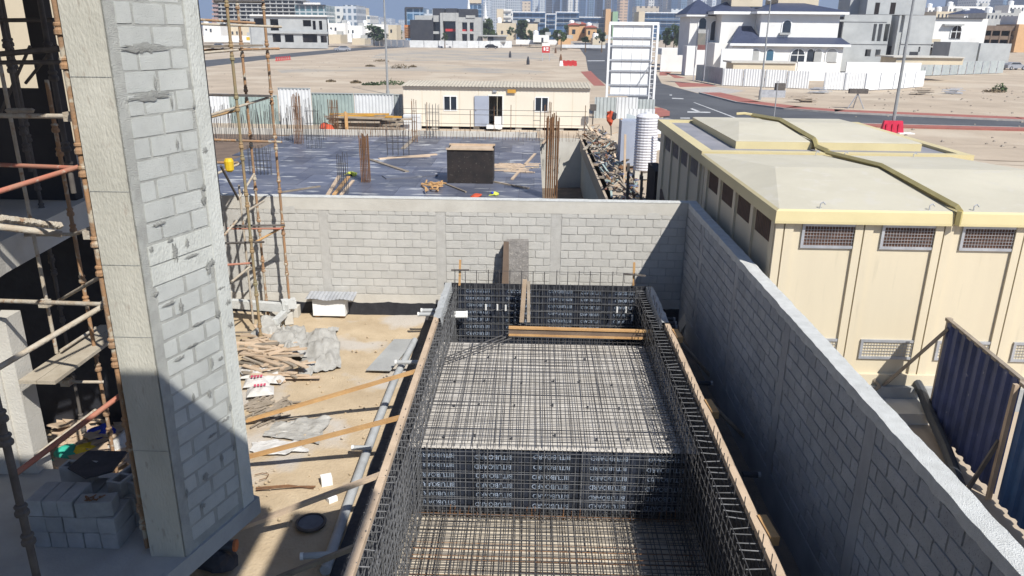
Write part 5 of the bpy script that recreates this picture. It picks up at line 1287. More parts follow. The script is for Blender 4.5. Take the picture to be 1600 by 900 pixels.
# far fences
def fence(name,label,pts,h,m,n_per=2.4,group=None,post=True):
    P=[G(*p,.6) for p in pts]; t=thing(name,label,'fence',tuple(P[0]),group)
    for a,c in zip(P,P[1:]):
        L=(c-a).length; n=max(1,round(L/n_per))
        for i in range(n):
            u=a.lerp(c,i/n+.004); v=a.lerp(c,(i+1)/n-.004); b=MB(); b.corr(u,v,.68,.6+h+random.uniform(-.03,.03),.035,.3); b.build('fence_panel',m,t)
            d=(c-a).normalized(); b=MB(); b.box((u.x-.05,u.y-.1,.5),(u.x+.05,u.y-.01,.6+h-.05)); 
            q=MB(); nn=Vector((d.y,-d.x,0))*.09; q.bar(u+UP*(.6)+nn,v+UP*.6+nn,.04,.05) if False else None
            if post: b.build('fence_post',M_GALV,t)
    return t
fence('metal_fence','grey shaded corrugated fence run turning off the road before the white villa',[(1087,126),(1127.5,133.8)],2.05,M_CORR)  # grey sheet colour stands in for shade on this white fence run
fence('metal_fence','white corrugated fence in front of the white villa left of the gap',[(1127.5,134),(1263,139.5)],2.05,M_WHITE2)
fence('metal_fence','white corrugated fence on the sand between the gap and the tall lamp',[(1286,140.5),(1350,142),(1394,140),(1442,136)],2.0,M_WHITE2)
fence('metal_fence','long pale grey corrugated fence below the raw concrete villa on the far right',[(1360,121),(1443,119),(1567,114.6)],2.1,M_CORR)
fence('metal_fence','long far white fence beyond the empty sand, under the charcoal villa',[(560,70.5),(640,74.5),(730,75.5),(800,75)],2.4,M_CORRW,4.5,post=False)
fence('metal_fence','far white fence in front of the grey concrete shell on the left',[(424,75),(508,74.5)],2.3,M_CORRW,4,post=False)
# ---- cars
def car(px,py,m,label,rot,name='parked_car',sz=1.0,van=False):
    a=G(px,py,.61); t=thing(name,label,'van' if van else 'car',tuple(a),'parked cars')
    t2=Matrix.Translation(a)@Matrix.Rotation(rot,4,'Z')
    def bb(pts,w_,nm,m_,par):
        b=MB(); P=[t2@Vector((x*sz,-w_,z*sz)) for x,z in pts]; d=(t2.to_3x3()@Vector((0,2*w_,0))); b.extr(P,d); return b.build(nm,m_,par,fix=True)
    H=1.9 if van else 1.42
    bb([(-2.2,.3),(2.2,.3),(2.25,.75),(1.2,.95),(.9,.98),(-1.6,.98),(-2.2,.9)],.86,'body',m,t)
    bb([(-1.9,.97),(1.15,.97),(.45,H),(-1.2,H)] if not van else [(-2.1,.97),(1.6,.97),(1.0,H),(-2.1,H)],.76,'cabin',m,t)
    bb([(-1.6,1.02),(.95,1.02),(.42,H-.08),(-1.1,H-.08)] if not van else [(-1.6,1.05),(1.4,1.05),(.95,H-.12),(-1.6,H-.12)],.78,'windows',M_GLASS,t)
    for x in (-1.35,1.4):
        for y in (-.8,.8):
            b=MB(); p=t2@Vector((x*sz,y-.09,.33)); q=t2@Vector((x*sz,y+.09,.33)); b.tube(p,q,.33,12); wv=b.build('wheel',M_RUBBER,t); b=MB(); d=(q-p).normalized(); b.tube(p-d*.005,q+d*.005,.18,8); b.build('rim',M_GALV,wv)
    for y in (-.6,.6):
        b=MB(); b.box((-.04,-.12,-.06),(.04,.12,.06)); P=[t2@(Vector(v)+Vector((2.24,y,.68))) for v in b.v]; b.v=[tuple(v) for v in P]; b.build('headlight',M_WHITE2,t)
    return t
car(697,75,M_CAR_W,'white car parked beyond the empty sand before the charcoal villa',0)
car(768,76,M_CAR_B,'black car parked on the far edge of the sand right of the white one',0)
car(535,80,M_CAR_S,'silver car driving along the far left road',R(200))
car(1583,109,M_CAR_S,'grey car at the far right edge beside the long pale fence',R(15))
car(1545,108,M_CAR_W,'white van parked at the end of the long pale fence',R(80),'parked_van',1.05,True)
car(340,76,M_CAR_S,'dark car half hidden behind the yard scaffold poles on the far left',R(190))
# ---- boards and barriers on the lot
t=thing('sign_board','small red and white notice board on two legs on the empty sand','sign',tuple(G(852,95,.6)))
Yq=G(852,95,.6).y
part(t,'board',M_SIGNR,(847,859,72.5,82.5,Yq,.1)); part(t,'print',M_WHITE2,(849.5,852,74,79,Yq-.03,.02),(853.5,857,74,76,Yq-.03,.02),(853.5,857,77.5,79.5,Yq-.03,.02)); part(t,'top_board',M_WHITE,(847,859,67,72,Yq,.1)); part(t,'leg',M_GALV,(847,848,82.5,96,Yq,.1)); part(t,'leg',M_GALV,(858,859,82.5,96,Yq,.1))
for i in range(7):
    c=G(877+i*3.6,103-(i%2)*1.0,.6); b=MB(); b.box((c.x-.32,c.y-.2,.6),(c.x+.32,c.y+.2,1.1)); b.box((c.x-.25,c.y-.12,1.1),(c.x+.25,c.y+.12,1.5)); single('road_barrier',b,M_WHITE2 if i==0 else M_SIGNR,'red plastic road barrier in the short row where the road meets the sand' if i else 'white plastic road barrier heading the short red row at the sand edge','barrier','plastic road barriers at the sand edge')
for i in range(8):
    c=G(432+i*3.0,95.5-i*.3,.6); b=MB(); b.box((c.x-.09,c.y-.09,.6),(c.x+.09,c.y+.09,1.35)); b.box((c.x-.22,c.y-.2,.6),(c.x+.22,c.y+.2,.68)); single('marker_post',b,M_SIGNR,'slim red marker post in the row along the far left road','marker post','red marker posts along the far left road')
for i,(px,py) in enumerate(((797,90),(825,101),(868,83),(876,96))):
    c=G(px,py,.6); b=MB(); b.lathe([(.3,0),(.28,.7),(.12,1.4),(.05,1.5)],c,8); single('marker_drum',b,M_TARP if i<2 else M_RUST,['dark drum standing alone on the empty sand','short dark marker on the sand nearer the cabin','thin rusty marker near the red notice board','thin dark marker at the barrier row'][i],'marker')
# low sand scrub
def scrub(px,py,wd,h,m,label,seed):
    c=G(px,py,.6); g=random.Random(seed); b=MB()
    for i in range(220):
        a=g.uniform(0,6.28); r_=g.uniform(0,1)**.6; p=c+Vector((math.cos(a)*r_*wd,math.sin(a)*r_*wd*.7,g.uniform(0,h)*(1-r_*.7))); s_=g.uniform(.05,.16)
        u=Vector((g.gauss(0,1),g.gauss(0,1),g.gauss(0,.7))).normalized(); v=u.cross(Vector((g.gauss(0,1),g.gauss(0,1),g.gauss(0,1)))).normalized(); b.add([p-u*s_-v*s_*.5,p+u*s_-v*s_*.4,p+u*s_*.6+v*s_],[(0,1,2)])
    single('desert_shrub',b,m,label,'shrub','low desert shrubs on the sand')
M_DRY=mat('dry_scrub',(.20,.15,.09),(.14,.11,.07))
for i,(px,py,wd,h,m,lab) in enumerate(((612,132,1.9,.8,M_LEAF2,'green shrub clump at the foot of the pale lamp post'),(580,133,1.1,.4,M_LEAF2,'flat green shrub left of the clump at pale lamp'),(556,130,.7,.4,M_DRY,'small dry shrub farther left of the pale lamp'),(625,107,1.6,1.0,M_DRY,'round dry shrub on the open sand, largest one'),(645,105,.7,.4,M_DRY,'tiny dry shrub right of the largest dry one'),(596,96,1.6,.5,M_DRY,'low dry shrub far out beside the lamp post'),(578,104,.9,.4,M_DRY,'low dry shrub left of the lamp post on the sand'),
      (1560,143,.9,1.2,M_LEAF,'leafy green sapling on the sand below the long pale fence'),(1552,144,1.3,.4,M_DRY,'dry tuft beside the leafy sapling'),(517,128,.6,.3,M_DRY,'smallest dry tuft left on the sand'))):
    scrub(px,py,wd,h,m,lab,i)
t=thing('trestle_light','dark floodlight trestle standing on the sand right of the road','trestle',tuple(G(1337,170,.6)))
c=G(1337,170,.6)
b=MB(); b.tube((c.x-.7,c.y,.6),(c.x,c.y,1.9),.05,5); b.tube((c.x+.7,c.y,.6),(c.x,c.y,1.9),.05,5); b.tube((c.x,c.y+.6,.6),(c.x,c.y,1.9),.05,5); b.build('legs',M_GALV,t); b=MB(); b.box((c.x-.8,c.y-.15,1.9),(c.x+.8,c.y+.15,2.3)); b.build('lamp',M_TUBED,t)
t=thing('trestle_light','pole mounted grey box and mesh at the kerb below the lamp','trestle',tuple(G(1208,152,.6))); c=G(1205,152,.6)
b=MB(); b.box((c.x-1.2,c.y-.3,.6),(c.x+1.3,c.y+.3,1.3)); b.build('mesh_box',M_GALV,t); b=MB(); b.box((c.x+.3,c.y-.3,1.3),(c.x+1.2,c.y+.3,2.0)); b.build('lamp',M_TUBED,t)
for i,(px,py) in enumerate(((1480,147),(1275,146),(1245,160),(1430,148))):
    c=G(px,py,.6); b=MB(); g=random.Random(i)
    for k in range(8): a=Vector((c.x+g.uniform(-1,.5),c.y+g.uniform(-.4,.4),.65+.08*k)); b.bar(a,a+Vector((g.uniform(1,2),g.uniform(-.2,.2),0)),.2,.06)
    single('sheet_pile',b,M_GALV if i in (0,1) else M_WOODG,['pale metal sheets lying on the sand right of the tall lamp','pale sheets lying on the sand below the fence gap','thin boards lying on the sand by the kerb','boards lying on the sand behind the tall lamp'][i],'sheet pile')
# ---- trees
def leafmesh(nm,w_,h,n,m,seed,s0=.25,s1=.6):
    g=random.Random(seed); b=MB(); cl=[(g.gauss(0,.33),g.gauss(0,.33),g.uniform(.12,.9),g.uniform(.22,.42)) for _ in range(14)]
    for i in range(n):
        cx_,cy_,cz_,cr=g.choice(cl); u=Vector((g.gauss(0,1),g.gauss(0,1),g.gauss(0,1))).normalized()*cr*g.uniform(.5,1.0)
        p=Vector(((cx_+u.x)*w_*.62,(cy_+u.y)*w_*.62,(cz_+u.z*.6)*h)); s_=g.uniform(s0,s1)
        e=Vector((g.gauss(0,1),g.gauss(0,1),g.gauss(0,.5))).normalized(); f=e.cross(Vector((g.gauss(0,1),g.gauss(0,1),g.gauss(0,1)))).normalized(); b.add([p-e*s_,p+f*s_*.6,p+e*s_,p-f*s_*.6],[(0,1,2,3)])
    return b.mesh(nm,m)
CR={}
def tree(px0,px1,yt,yb,Y,label,m=M_LEAF,v=0,name='leafy_tree'):
    a=W((px0+px1)/2,yb,Y); c=W((px0+px1)/2,yt,Y); w_=(W(px1,yb,Y)-W(px0,yb,Y)).x; h=c.z-a.z
    t=thing(name,label,'tree',(a.x,Y,.6),'distant trees')
    b=MB(); b.tube((a.x,Y,.5),(a.x,Y,a.z+h*.45),.22,6,.12)
    for k in range(4): an=k*1.6+v; b.tube((a.x,Y,a.z+h*.2),(a.x+math.cos(an)*w_*.28,Y+math.sin(an)*w_*.28,a.z+h*.65),.09,5,.04)
    b.build('trunk',M_BARK,t)
    k=(v%3,m.name)
    if k not in CR: CR[k]=leafmesh('crown_leaves',1,1,1500,m,v%3+40,.035,.085)
    put('crown',CR[k],t,Matrix.Translation((a.x,Y,a.z))@Matrix.Diagonal((w_*1.05,w_,h*1.02,1)))
    return t
TR=[(566,602,41,62,285,'round green tree before the white far villas on the left'),(752,775,26,60,300,'loose green tree leaning beside the charcoal villa'),(800,828,30,63,310,'tall dark green tree between two cream villas'),(822,834,48,63,308,'small dark bush tree right beside the tall dark one'),(842,862,42,58,330,'olive green tree behind the cream villa gate'),(858,880,46,63,320,'bright green tree left of the peach villa'),(878,893,40,62,325,'dark tree touching the left side of peach villa'),(928,942,44,60,300,'green tree right of the peach villa'),
 (1030,1050,42,72,260,'dark green tree right behind the white billboard'),(1044,1062,40,70,262,'yellow green tree left of the white villa, first behind'),(1056,1074,40,72,255,'yellow green tree touching the white villa corner'),(612,632,46,62,320,'grey green tree left of the blue glass building'),(690,700,52,62,268,'tiny tree in the charcoal villa court'),(320,334,36,52,330,'dark tree seen between pillar and scaffold'),(933,948,50,66,240,'bushy tree left of the billboard edge'),(870,884,50,64,250,'low green tree before the peach villa'),(908,922,56,66,240,'low shrub tree in the peach villa court')]
for i,(a,c,d,e,Y,lab) in enumerate(TR): tree(a,c,d,e,Y,lab,M_LEAF if i%2 else M_LEAF2,i)
# ---- villa builder pieces
def arch_win(par,cx,zc,wd,ht,Y,m=M_GLASS):
    """round-headed window with frame"""
    def outline(w2,h2): return [(-w2,0),(w2,0),(w2,h2-w2)]+[(w2*math.cos(t),h2-w2+w2*math.sin(t)) for t in [math.pi*k/8 for k in range(1,8)]]+[(-w2,h2-w2)]
    b=MB(); b.extr([(cx+x,Y-.10,zc+z) for x,z in outline(wd/2+.18,ht+.18)],(0,.09,0)); f=b.build('window',M_WHITE2,par,fix=True)
    b=MB(); b.extr([(cx+x,Y-.125,zc+z+.02) for x,z in outline(wd/2,ht)],(0,.02,0)); b.build('pane',m,f,fix=True)
    if wd>1.5:
        b=MB(); b.box((cx-.05,Y-.15,zc),(cx+.05,Y-.127,zc+ht)); b.box((cx-wd/2,Y-.149,zc+ht*.5),(cx+wd/2,Y-.128,zc+ht*.5+.1)); b.build('bars',M_WHITE2,f)
def hip(b,x0,x1,y0,y1,z0,z1,ov=.5,rl=.35):
    x0-=ov;x1+=ov;y0-=ov;y1+=ov; k=min((y1-y0)/2,(x1-x0)/2)*.95; ym=(y0+y1)/2
    b.add([(x0,y0,z0),(x1,y0,z0),(x1,y1,z0),(x0,y1,z0),(x0+k,ym,z1),(x1-k,ym,z1)],[(0,1,5,4),(1,2,5),(2,3,4,5),(3,0,4),(0,3,2,1)])
# white villa with navy roof
YV=122.
vil=thing('white_villa','large white villa with navy hipped roofs and arched windows beyond the right road','villa',(30,YV,.6))
def X_(px,Y=YV,py=60): return W(px,py,Y).x
def Z_(py,Y=YV,px=1200): return W(px,py,Y).z
zr1=Z_(20); zm=Z_(66); zg=.4
b=MB(); b.box((X_(1186),YV,zm-.2),(X_(1308),YV+14,zr1)); b.box((X_(1132),YV+3,zm-.2),(X_(1186)-.01,YV+14,zr1-.05)); b.box((W(1077,50,YV+7).x,YV+7,zg),(X_(1132)-.01,YV+16,zr1-.4)); b.build('upper_wall',M_WHITE,vil)
b=MB(); b.box((X_(1140),YV-2.5,zg),(X_(1310),YV-.001,zm-.3)); b.box((X_(1118),YV,zg),(X_(1308),YV+12,zm-.21)); b.build('lower_wall',M_WHITE,vil)
b=MB(); hip(b,X_(1186),X_(1308),YV,YV+14,zr1+.25,zr1+2.0,1.0); hip(b,X_(1125),X_(1186),YV+3,YV+14,zr1+.21,zr1+1.9,.9); hip(b,W(1078,40,YV+7).x,X_(1130),YV+7,YV+16,zr1-.15,zr1+2.2,.9); b.build('roof',M_ROOFN,vil)
b=MB(); b.box((X_(1186)-.95,YV-.95,zr1-.15),(X_(1308)+.95,YV+14,zr1+.24)); b.box((X_(1125)-.8,YV+2.1,zr1-.2),(X_(1186)-.96,YV+14,zr1+.2)); b.box((W(1078,40,YV+7).x-.8,YV+6.2,zr1-.5),(X_(1126)-.9,YV+16,zr1-.16)); b.build('eave',M_WHITE2,vil)
b=MB(); b.add([(X_(1140)-.6,YV-3.2,zm-.15),(X_(1310)+.8,YV-3.2,zm-.15),(X_(1308)+.6,YV-.01,zm+.75),(X_(1186),YV-.01,zm+.75),(X_(1180),YV+2.9,zm+2.3),(X_(1160),YV+2.9,zm+2.3)],[(0,1,2,3),(0,3,4,5)]); b.build('lower_roof',M_ROOFN,vil)
b=MB(); b.box((X_(1140)-.6,YV-3.2,zm-.5),(X_(1310)+.8,YV-2.51,zm-.16)); b.build('lower_eave',M_WHITE2,vil)
arch_win(vil,X_(1227),Z_(50.5),1.2,1.7,YV); b=MB(); b.box((X_(1216),YV-.5,Z_(54)),(X_(1232),YV-.01,Z_(51))); b.build('window_box',M_GREYW,vil)
for px,wd,ht,m in ((1156,.7,1.6,M_GLASS),(1176,1.0,1.7,M_GREYW),(1198,1.0,1.7,M_GLASSB),(1241,2.0,1.8,M_GLASS),(1260,.9,1.8,M_GLASS),(1272,1.1,1.8,M_GREYW),(1293,1.5,1.9,M_GREYW)): arch_win(vil,X_(px),Z_(95),wd,ht,YV-2.5,m)
for px,wd,ht in ((1097,1.1,1.6),): arch_win(vil,W(px,45,YV+7).x,W(px,45,YV+7).z,wd,ht,YV+7)
arch_win(vil,W(1115,62,YV+7).x,W(1115,63,YV+7).z,1.2,2.9,YV+7)
b=MB(); b.box((X_(1150),YV+5,zr1+1),(X_(1200),YV+12,zr1+2.6)); b.box((X_(1225),YV+5,zr1+1),(X_(1290),YV+12,zr1+2.4)); b.build('penthouse',M_BEIGE,vil)
b=MB(); hip(b,X_(1152),X_(1182),YV+5,YV+11,zr1+2.6,zr1+3.7,.5); b.build('penthouse_roof',M_ROOFN,vil)
b=MB(); b.box((X_(1110),YV-8,zg),(X_(1156),YV-7.7,W(1130,76,YV-8).z)); b.box((X_(1280),YV-12,zg),(X_(1386),YV-11.7,W(1330,97,YV-12).z)); b.box((W(1247,98,110).x,110,zg),(W(1292,98,110).x,110.3,W(1270,97,110).z)); tag(b.build('garden_wall',M_WHITE2),'bright white garden wall panels before the white villa','garden wall')
b=MB(); boxW(b,1145,1242,99,122,108,4); single('site_store',b,M_BEIGE,'low beige store house with flat roof before the white villa','store house')
b=MB(); boxW(b,1143,1244,96.5,99,107.8,5); single('store_roof',b,M_CONC,'flat grey roof slab over the low beige store','roof slab')
b=MB(); boxW(b,1034,1078,76,86,150,8); boxW(b,1032,1073,86,112,128,.4); boxW(b,1072,1090,72,118,118,3); tag(b.build('entrance_wall',M_WHITE),'pale shaded entrance walls and gate left of the white villa','entrance wall')
t=thing('banner_stand','tall narrow advertising banner on posts at the road corner','banner',tuple(G(1088,126,.6))); Yb=100.
part(t,'banner_top',M_GREYW,(1091,1103,46,52,Yb,.2)); part(t,'banner_photo',mat('banner_photo',(.16,.17,.15),(.24,.21,.18),scale=1.2),(1090.5,1102.5,52,70,Yb,.2)); part(t,'banner_middle',mat('banner_brown',(.22,.10,.09)),(1090,1102,70,78,Yb,.2)); part(t,'banner_lower',M_WHITE,(1088,1101,78,101,Yb,.2)); part(t,'post',M_GALV,(1086,1087.2,48,126,Yb+.3,.15)); part(t,'post',M_GALV,(1102.6,1103.6,46,126,Yb+.3,.15))
# raw concrete villa
YC=125.
rc=thing('concrete_villa','raw grey concrete villa shell with tall slot windows right of the white villa','villa',(50,YC,.6))
M_RAW=mat('raw_concrete',(.46,.47,.46),(.37,.38,.375),scale=.5,bump=.2)
def holed(par,nm,m,x0,x1,yt,yb,Y,holes,dp=.4):
    xs_=sorted({x0,x1,*[h[0] for h in holes],*[h[1] for h in holes]}); b=MB()
    for u,v in zip(xs_,xs_[1:]):
        hs=sorted([h for h in holes if h[0]<=u and h[1]>=v],key=lambda h:h[2]); y=yt
        for h in hs:
            if h[2]>y: boxW(b,u,v,y,h[2],Y,dp,(yt+yb)/2,(x0+x1)/2)
            y=h[3]
        if y<yb: boxW(b,u,v,y,yb,Y,dp,(yt+yb)/2,(x0+x1)/2)
    return b.build(nm,m,par)
holed(rc,'front_wall',M_RAW,1314,1387,23,112,YC,[(1361,1366,37,64),(1369,1375,37,64),(1379,1386,37,64),(1354,1363,77,88),(1370,1378,77,88)])
holed(rc,'front_wall',M_RAW,1408,1456,24,105,YC-1.5,[(1414,1419,73,88),(1424,1438,81,88),(1437,1440,73,81)])
part(rc,'recess_wall',M_RAW,(1387,1408,24,100,YC+5,.4)); part(rc,'upper_wall',M_RAW,(1356,1448,-22,23,YC+3,5)); part(rc,'upper_wall',M_RAW,(1328,1356,-5,23,YC+6,5))
part(rc,'back_mass',M_CHAR,(1316,1455,26,105,YC+8,4)); part(rc,'slab_edge',M_RAW,(1312,1387,31,34,YC-.1,.1),(1312,1387,66,69,YC-.1,.1),(1408,1457,66,69,YC-1.62,.1))
b=MB(); a=W(1387,24,YC); c=W(1387,100,YC); b.box((a.x-.2,YC+.4,c.z),(a.x,YC+5,a.z)); a=W(1408,24,YC-1.5); b.box((a.x,YC-1.1,c.z),(a.x+.3,YC+5,a.z)); b.build('side_wall',M_RAW,rc)
for px in (1370,1397): 
    w_=(1367,1374) if px==1370 else (1391,1399); part(rc,'slot_window',M_DARK,(w_[0],w_[1],4,22,YC+2.97,.02))
part(rc,'entrance_void',M_DARK,(1386,1399,72,95,YC-.05,.02))
b=MB(); boxW(b,1400,1505,90,101,112,5); single('site_store',b,M_BEIGE,'long low beige store behind the pale grey fence','store house')
b=MB(); boxW(b,1396,1508,88.5,90.5,111.7,6); single('store_roof',b,M_CONC,'thin flat roof over the long low beige store','roof slab')
# white arched villa behind
YA=150.
va=thing('arched_villa','white unfinished villa with a tall arched doorway right of the concrete shell','villa',(68,YA,.6))
part(va,'wall',M_WHITE,(1455,1538,29,95,YA,8)); part(va,'cornice',M_CHAR,(1459,1539,27.5,29,YA-.4,9)); part(va,'wing',M_BEIGE,(1448,1468,61,85,YA-3,2.9)); part(va,'door_hood',M_GREYW,(1476,1507,37.5,40,YA-.8,.79)); part(va,'stair',M_GREYW,(1471,1484,66,80,YA-2.5,2.4))
arch_win(va,W(1491,65,YA).x,W(1491,60,YA).z,1.7,2.2,YA-.05,M_DARK); arch_win(va,W(1456,79,YA-3).x,W(1456,79,YA-3).z,1.9,1.2,YA-3,M_DARK)
b=MB(); boxW(b,1483,1527,66,98,140,6); boxW(b,1530,1578,68,98,141,5); tag(b.build('raw_wall',M_RAW),'raw grey boundary walls below the white arched villa','wall')
t=thing('brown_shell','brown scaffolded building shell at the far right edge','building',(90,165,.6))
part(t,'slab',M_PLY,(1535,1590,40,48,165,8),(1535,1590,56,62,165,8),(1535,1590,70,82,165,8)); part(t,'void',M_DARK,(1537,1588,48,56,167,6),(1537,1588,62,70,167,6)); part(t,'side_tower',M_PEACH,(1588,1612,38,82,164,8)); part(t,'upper_tower',M_WHITE,(1590,1612,25,38,166,6)); part(t,'column',M_PLY,(1546,1548,48,82,164.9,.09),(1560,1562,48,82,164.9,.09),(1575,1577,48,82,164.9,.09))
# charcoal villa in the middle
YD=282.
dv=thing('charcoal_villa','modern villa of charcoal panels and pale concrete frames beyond the sand','villa',(-25,YD,.6))
part(dv,'charcoal_wing',M_CHAR,(641,677,31,75,YD,10)); part(dv,'frame',M_GREYW,(688,692,20,74,YD-1,8),(712,716,20,74,YD-1,8),(692,712,20,33,YD-1,8)); part(dv,'wall',M_GREYW,(677,688,24,34,YD,9),(677,688,49,53,YD,9),(716,752,27,35,YD,9),(716,752,49,53,YD,9),(740,752,35,49,YD,9),(740,752,53,72,YD,9),(716,722,35,49,YD,9),(716,722,53,72,YD,9),(730,734,35,49,YD,9),(730,734,53,72,YD,9))
part(dv,'glass_void',M_GLASS,(677,752,27,74,YD+3,5)); part(dv,'roof_box',M_CHAR,(676,694,13,24,YD+2,8),(697,714,13,20,YD+2,8),(717,745,14,28,YD+2,8)); part(dv,'balcony_rail',M_SIGNR,(696,714,45,49,YD+1,.3),(722,740,46,49,YD+1,.3)); part(dv,'parapet',M_GREYW,(648,676,24,31,YD+1,8),(728,742,24,28,YD-.3,8))
part(dv,'side_screen',M_ORANGE,(632,641,39,60,YD+2,6)); part(dv,'orange_louvre',M_PEACH,*[(633,644,42+3*k,43+3*k,YD+1.5,.3) for k in range(6)]); part(dv,'car_port',M_GREYW,(748,792,55,57,YD-2,8),(770,790,57,66,YD-1,6)); part(dv,'gate',M_CHAR,(762,771,57,73,YD-1.2,.3))
# grey shell left
YG=240.
gs=thing('concrete_shell','low grey two storey concrete shell with dark openings behind the yard scaffold','building',(-80,YG,.6))
holed(gs,'front_wall',M_RAW,392,511,24,75,YG,[(423,436,30,48),(474,487,31,41),(489,494,32,46),(499,504,32,46),(425,438,53,66),(444,458,54,66),(472,495,53,66),(500,510,55,66),(398,414,29,42)])
part(gs,'void',M_DARK,(394,509,28,70,YG+4,3)); part(gs,'side_block',M_RAW,(390,398,40,75,YG+.5,8)); part(gs,'roof_edge',M_WHITE,(390,511,23,25.5,YG-.6,9)); part(gs,'slab',M_RAW,(418,512,49,52.5,YG-.5,.45))
# low cream villas
def lowvilla(x0,x1,yt,yb,Y,m,roof,label,name='cream_villa',wins=()):
    t=thing(name,label,'villa',tuple(G((x0+x1)/2,yb,.6)))
    part(t,'wall',m,(x0,x1,yt,yb,Y,10))
    if roof:
        b=MB(); a=W(x0,yt,Y); c=W(x1,yt,Y); hip(b,a.x,c.x,Y,Y+10,a.z+.03,a.z+(c.x-a.x)*.12+.6,.5); b.build('roof',roof,t)
    if x1-x0>15:
        a=W(x0+4,yt,Y+4); k=MB(); k.lathe([(1.0,0),(1.0,1.5),(.2,1.8)],(a.x,Y+4,a.z-.1),10); k.build('roof_tank',M_WHITE2,t)
        k=MB(); q=W(x1-6,yt,Y+3); k.box((q.x,Y+3,q.z-.1),(q.x+2,Y+4.5,q.z+1.1)); k.build('roof_cooler',M_GREYW,t)
    for w_ in wins: part(t,'window',M_GLASS,(*w_,Y-.1,.08))
    return t
lowvilla(776,806,36,62,315,M_BEIGE,None,'cream villa with round window left of the tall dark tree',wins=[(783,786,48,53),(793,796,48,53)])
lowvilla(820,840,37,56,318,M_BEIGE,None,'cream villa right of the tall dark tree',wins=[(826,828,47,51),(834,836,47,51)])
lowvilla(776,842,34,36,320,M_CHAR,None,'dark flat roof band over the two cream villas')
lowvilla(833,858,55,66,290,M_WHITE,None,'small white gatehouse before the green trees',wins=[(846,849,59,66)])
lowvilla(889,905,39,64,285,M_PEACH,M_ROOFR,'peach villa front gable part with red roof and tall window',wins=[(894,899,46,53)],name='peach_villa')
lowvilla(905,916,38,64,288,M_PEACH,M_ROOFR,'peach villa middle part under red roof',wins=[(910,913,46,52)],name='peach_villa')
lowvilla(916,932,43,66,280,M_PEACH,M_ROOFR,'yellow peach villa right part with magenta red roof',wins=[(919,922,48,54),(927,930,50,55)],name='peach_villa')
lowvilla(872,892,60,70,270,M_PEACH,None,'low yellow garden house left of the peach villa')
lowvilla(926,946,60,70,262,M_BEIGE,None,'low beige wall house left of the billboard',wins=[(936,938,64,67)])
b=MB(); boxW(b,806,874,62.5,69.5,300,.5); tag(b.build('garden_wall',M_WHITE2),'white garden wall before the far cream villas','garden wall')
b=MB(); boxW(b,878,946,70,75,250,.5); tag(b.build('garden_wall',M_CORRW),'pale low wall along the far end of the road','garden wall')
for i,(x0,x1,yt,yb,Y,m) in enumerate(((506,540,36,66,330,M_WHITE),(540,566,40,66,335,M_WHITE2),(566,602,38,52,345,M_WHITE),(318,345,38,62,300,M_WHITE),(345,392,42,66,310,M_BEIGE),(318,392,56,66,270,M_WHITE),(607,620,39,62,300,M_BEIGE),(512,532,54,68,270,M_BEIGE),(550,570,60,70,268,M_BEIGE))):
    lowvilla(x0,x1,yt,yb,Y,m,None,['white villa right of the grey concrete shell','white villa with flat parapet left of the round tree','white villa behind the round green tree','white house seen between pillar and scaffold','beige house behind the scaffold poles','long white compound wall behind the scaffold','beige slab tower piece left of the orange screen','low beige house beside the grey shell fence','low beige garden house below the round tree'][i],'far_villa',[(x0+3+k*7,x0+5.5+k*7,yt+7,yt+12) for k in range(int((x1-x0-4)/8))] if yb-yt>18 else ())
# digger-yellow piece
b=MB(); boxW(b,385,395,58,63,262,2); single('yellow_machine',b,M_YELP,'small yellow machine before the grey concrete shell','machine')
# building under construction, far left
t=thing('tall_shell','broad concrete frame block under construction with open dark floors, far left','building',(-110,430,.6)); Yt=430.
part(t,'core',M_CHAR,(334,463,-8,50,Yt+6,20))
for k in range(9):
    y=-8+k*6.2; part(t,'floor_slab',M_GREYW,(333,464,y,y+1.7,Yt,25))
for k in range(14): x=336+k*9.6; part(t,'column',M_GREYW,(x,x+1.3,-8,50,Yt+.5,1))
for k in range(7): part(t,'scaffold_net',mat('pink_net',(.42,.30,.28)),(331,340,-6+k*6.6,-2.5+k*6.6,Yt-1,1))
def block(x0,x1,yt,yb,Y,m,label,name='office_block',dp=25,extras=()):
    t=thing(name,label,'building',tuple(W((x0+x1)/2,yb,Y)))
    a=W(x0,yb,Y); c=W(x1,yt,Y); b=MB(); b.box((a.x,Y,-1),(c.x,Y+dp,c.z)); b.build('body',m,t)
    for nm,mm,r in extras: part(t,nm,mm,(*r,Y-1.2,1.1))
    return t
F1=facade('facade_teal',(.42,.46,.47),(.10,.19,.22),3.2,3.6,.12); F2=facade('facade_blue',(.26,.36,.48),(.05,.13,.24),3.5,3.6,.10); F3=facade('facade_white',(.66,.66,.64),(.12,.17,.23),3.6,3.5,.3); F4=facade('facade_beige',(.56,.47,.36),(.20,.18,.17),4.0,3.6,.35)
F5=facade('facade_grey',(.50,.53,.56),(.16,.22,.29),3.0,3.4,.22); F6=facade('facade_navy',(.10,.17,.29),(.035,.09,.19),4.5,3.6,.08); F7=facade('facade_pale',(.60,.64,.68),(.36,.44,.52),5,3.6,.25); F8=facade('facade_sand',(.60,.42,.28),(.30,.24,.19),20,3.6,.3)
block(463,508,8,40,420,F1,'teal glazed low office block right of the unfinished frame block',extras=[('roof_band',M_CHAR,(463,508,7,9)),('skylight',M_WHITE,(474,500,4,7))])
block(508,540,10,45,440,F3,'white and glass office block right of the teal one'); block(538,556,8,45,430,F5,'narrow grey glass block behind the white far villas'); block(548,562,11,45,445,M_BEIGE,'slim beige block edge beside the narrow grey block'); block(558,578,24,50,460,F3,'low white block stepping down at the end of left offices')
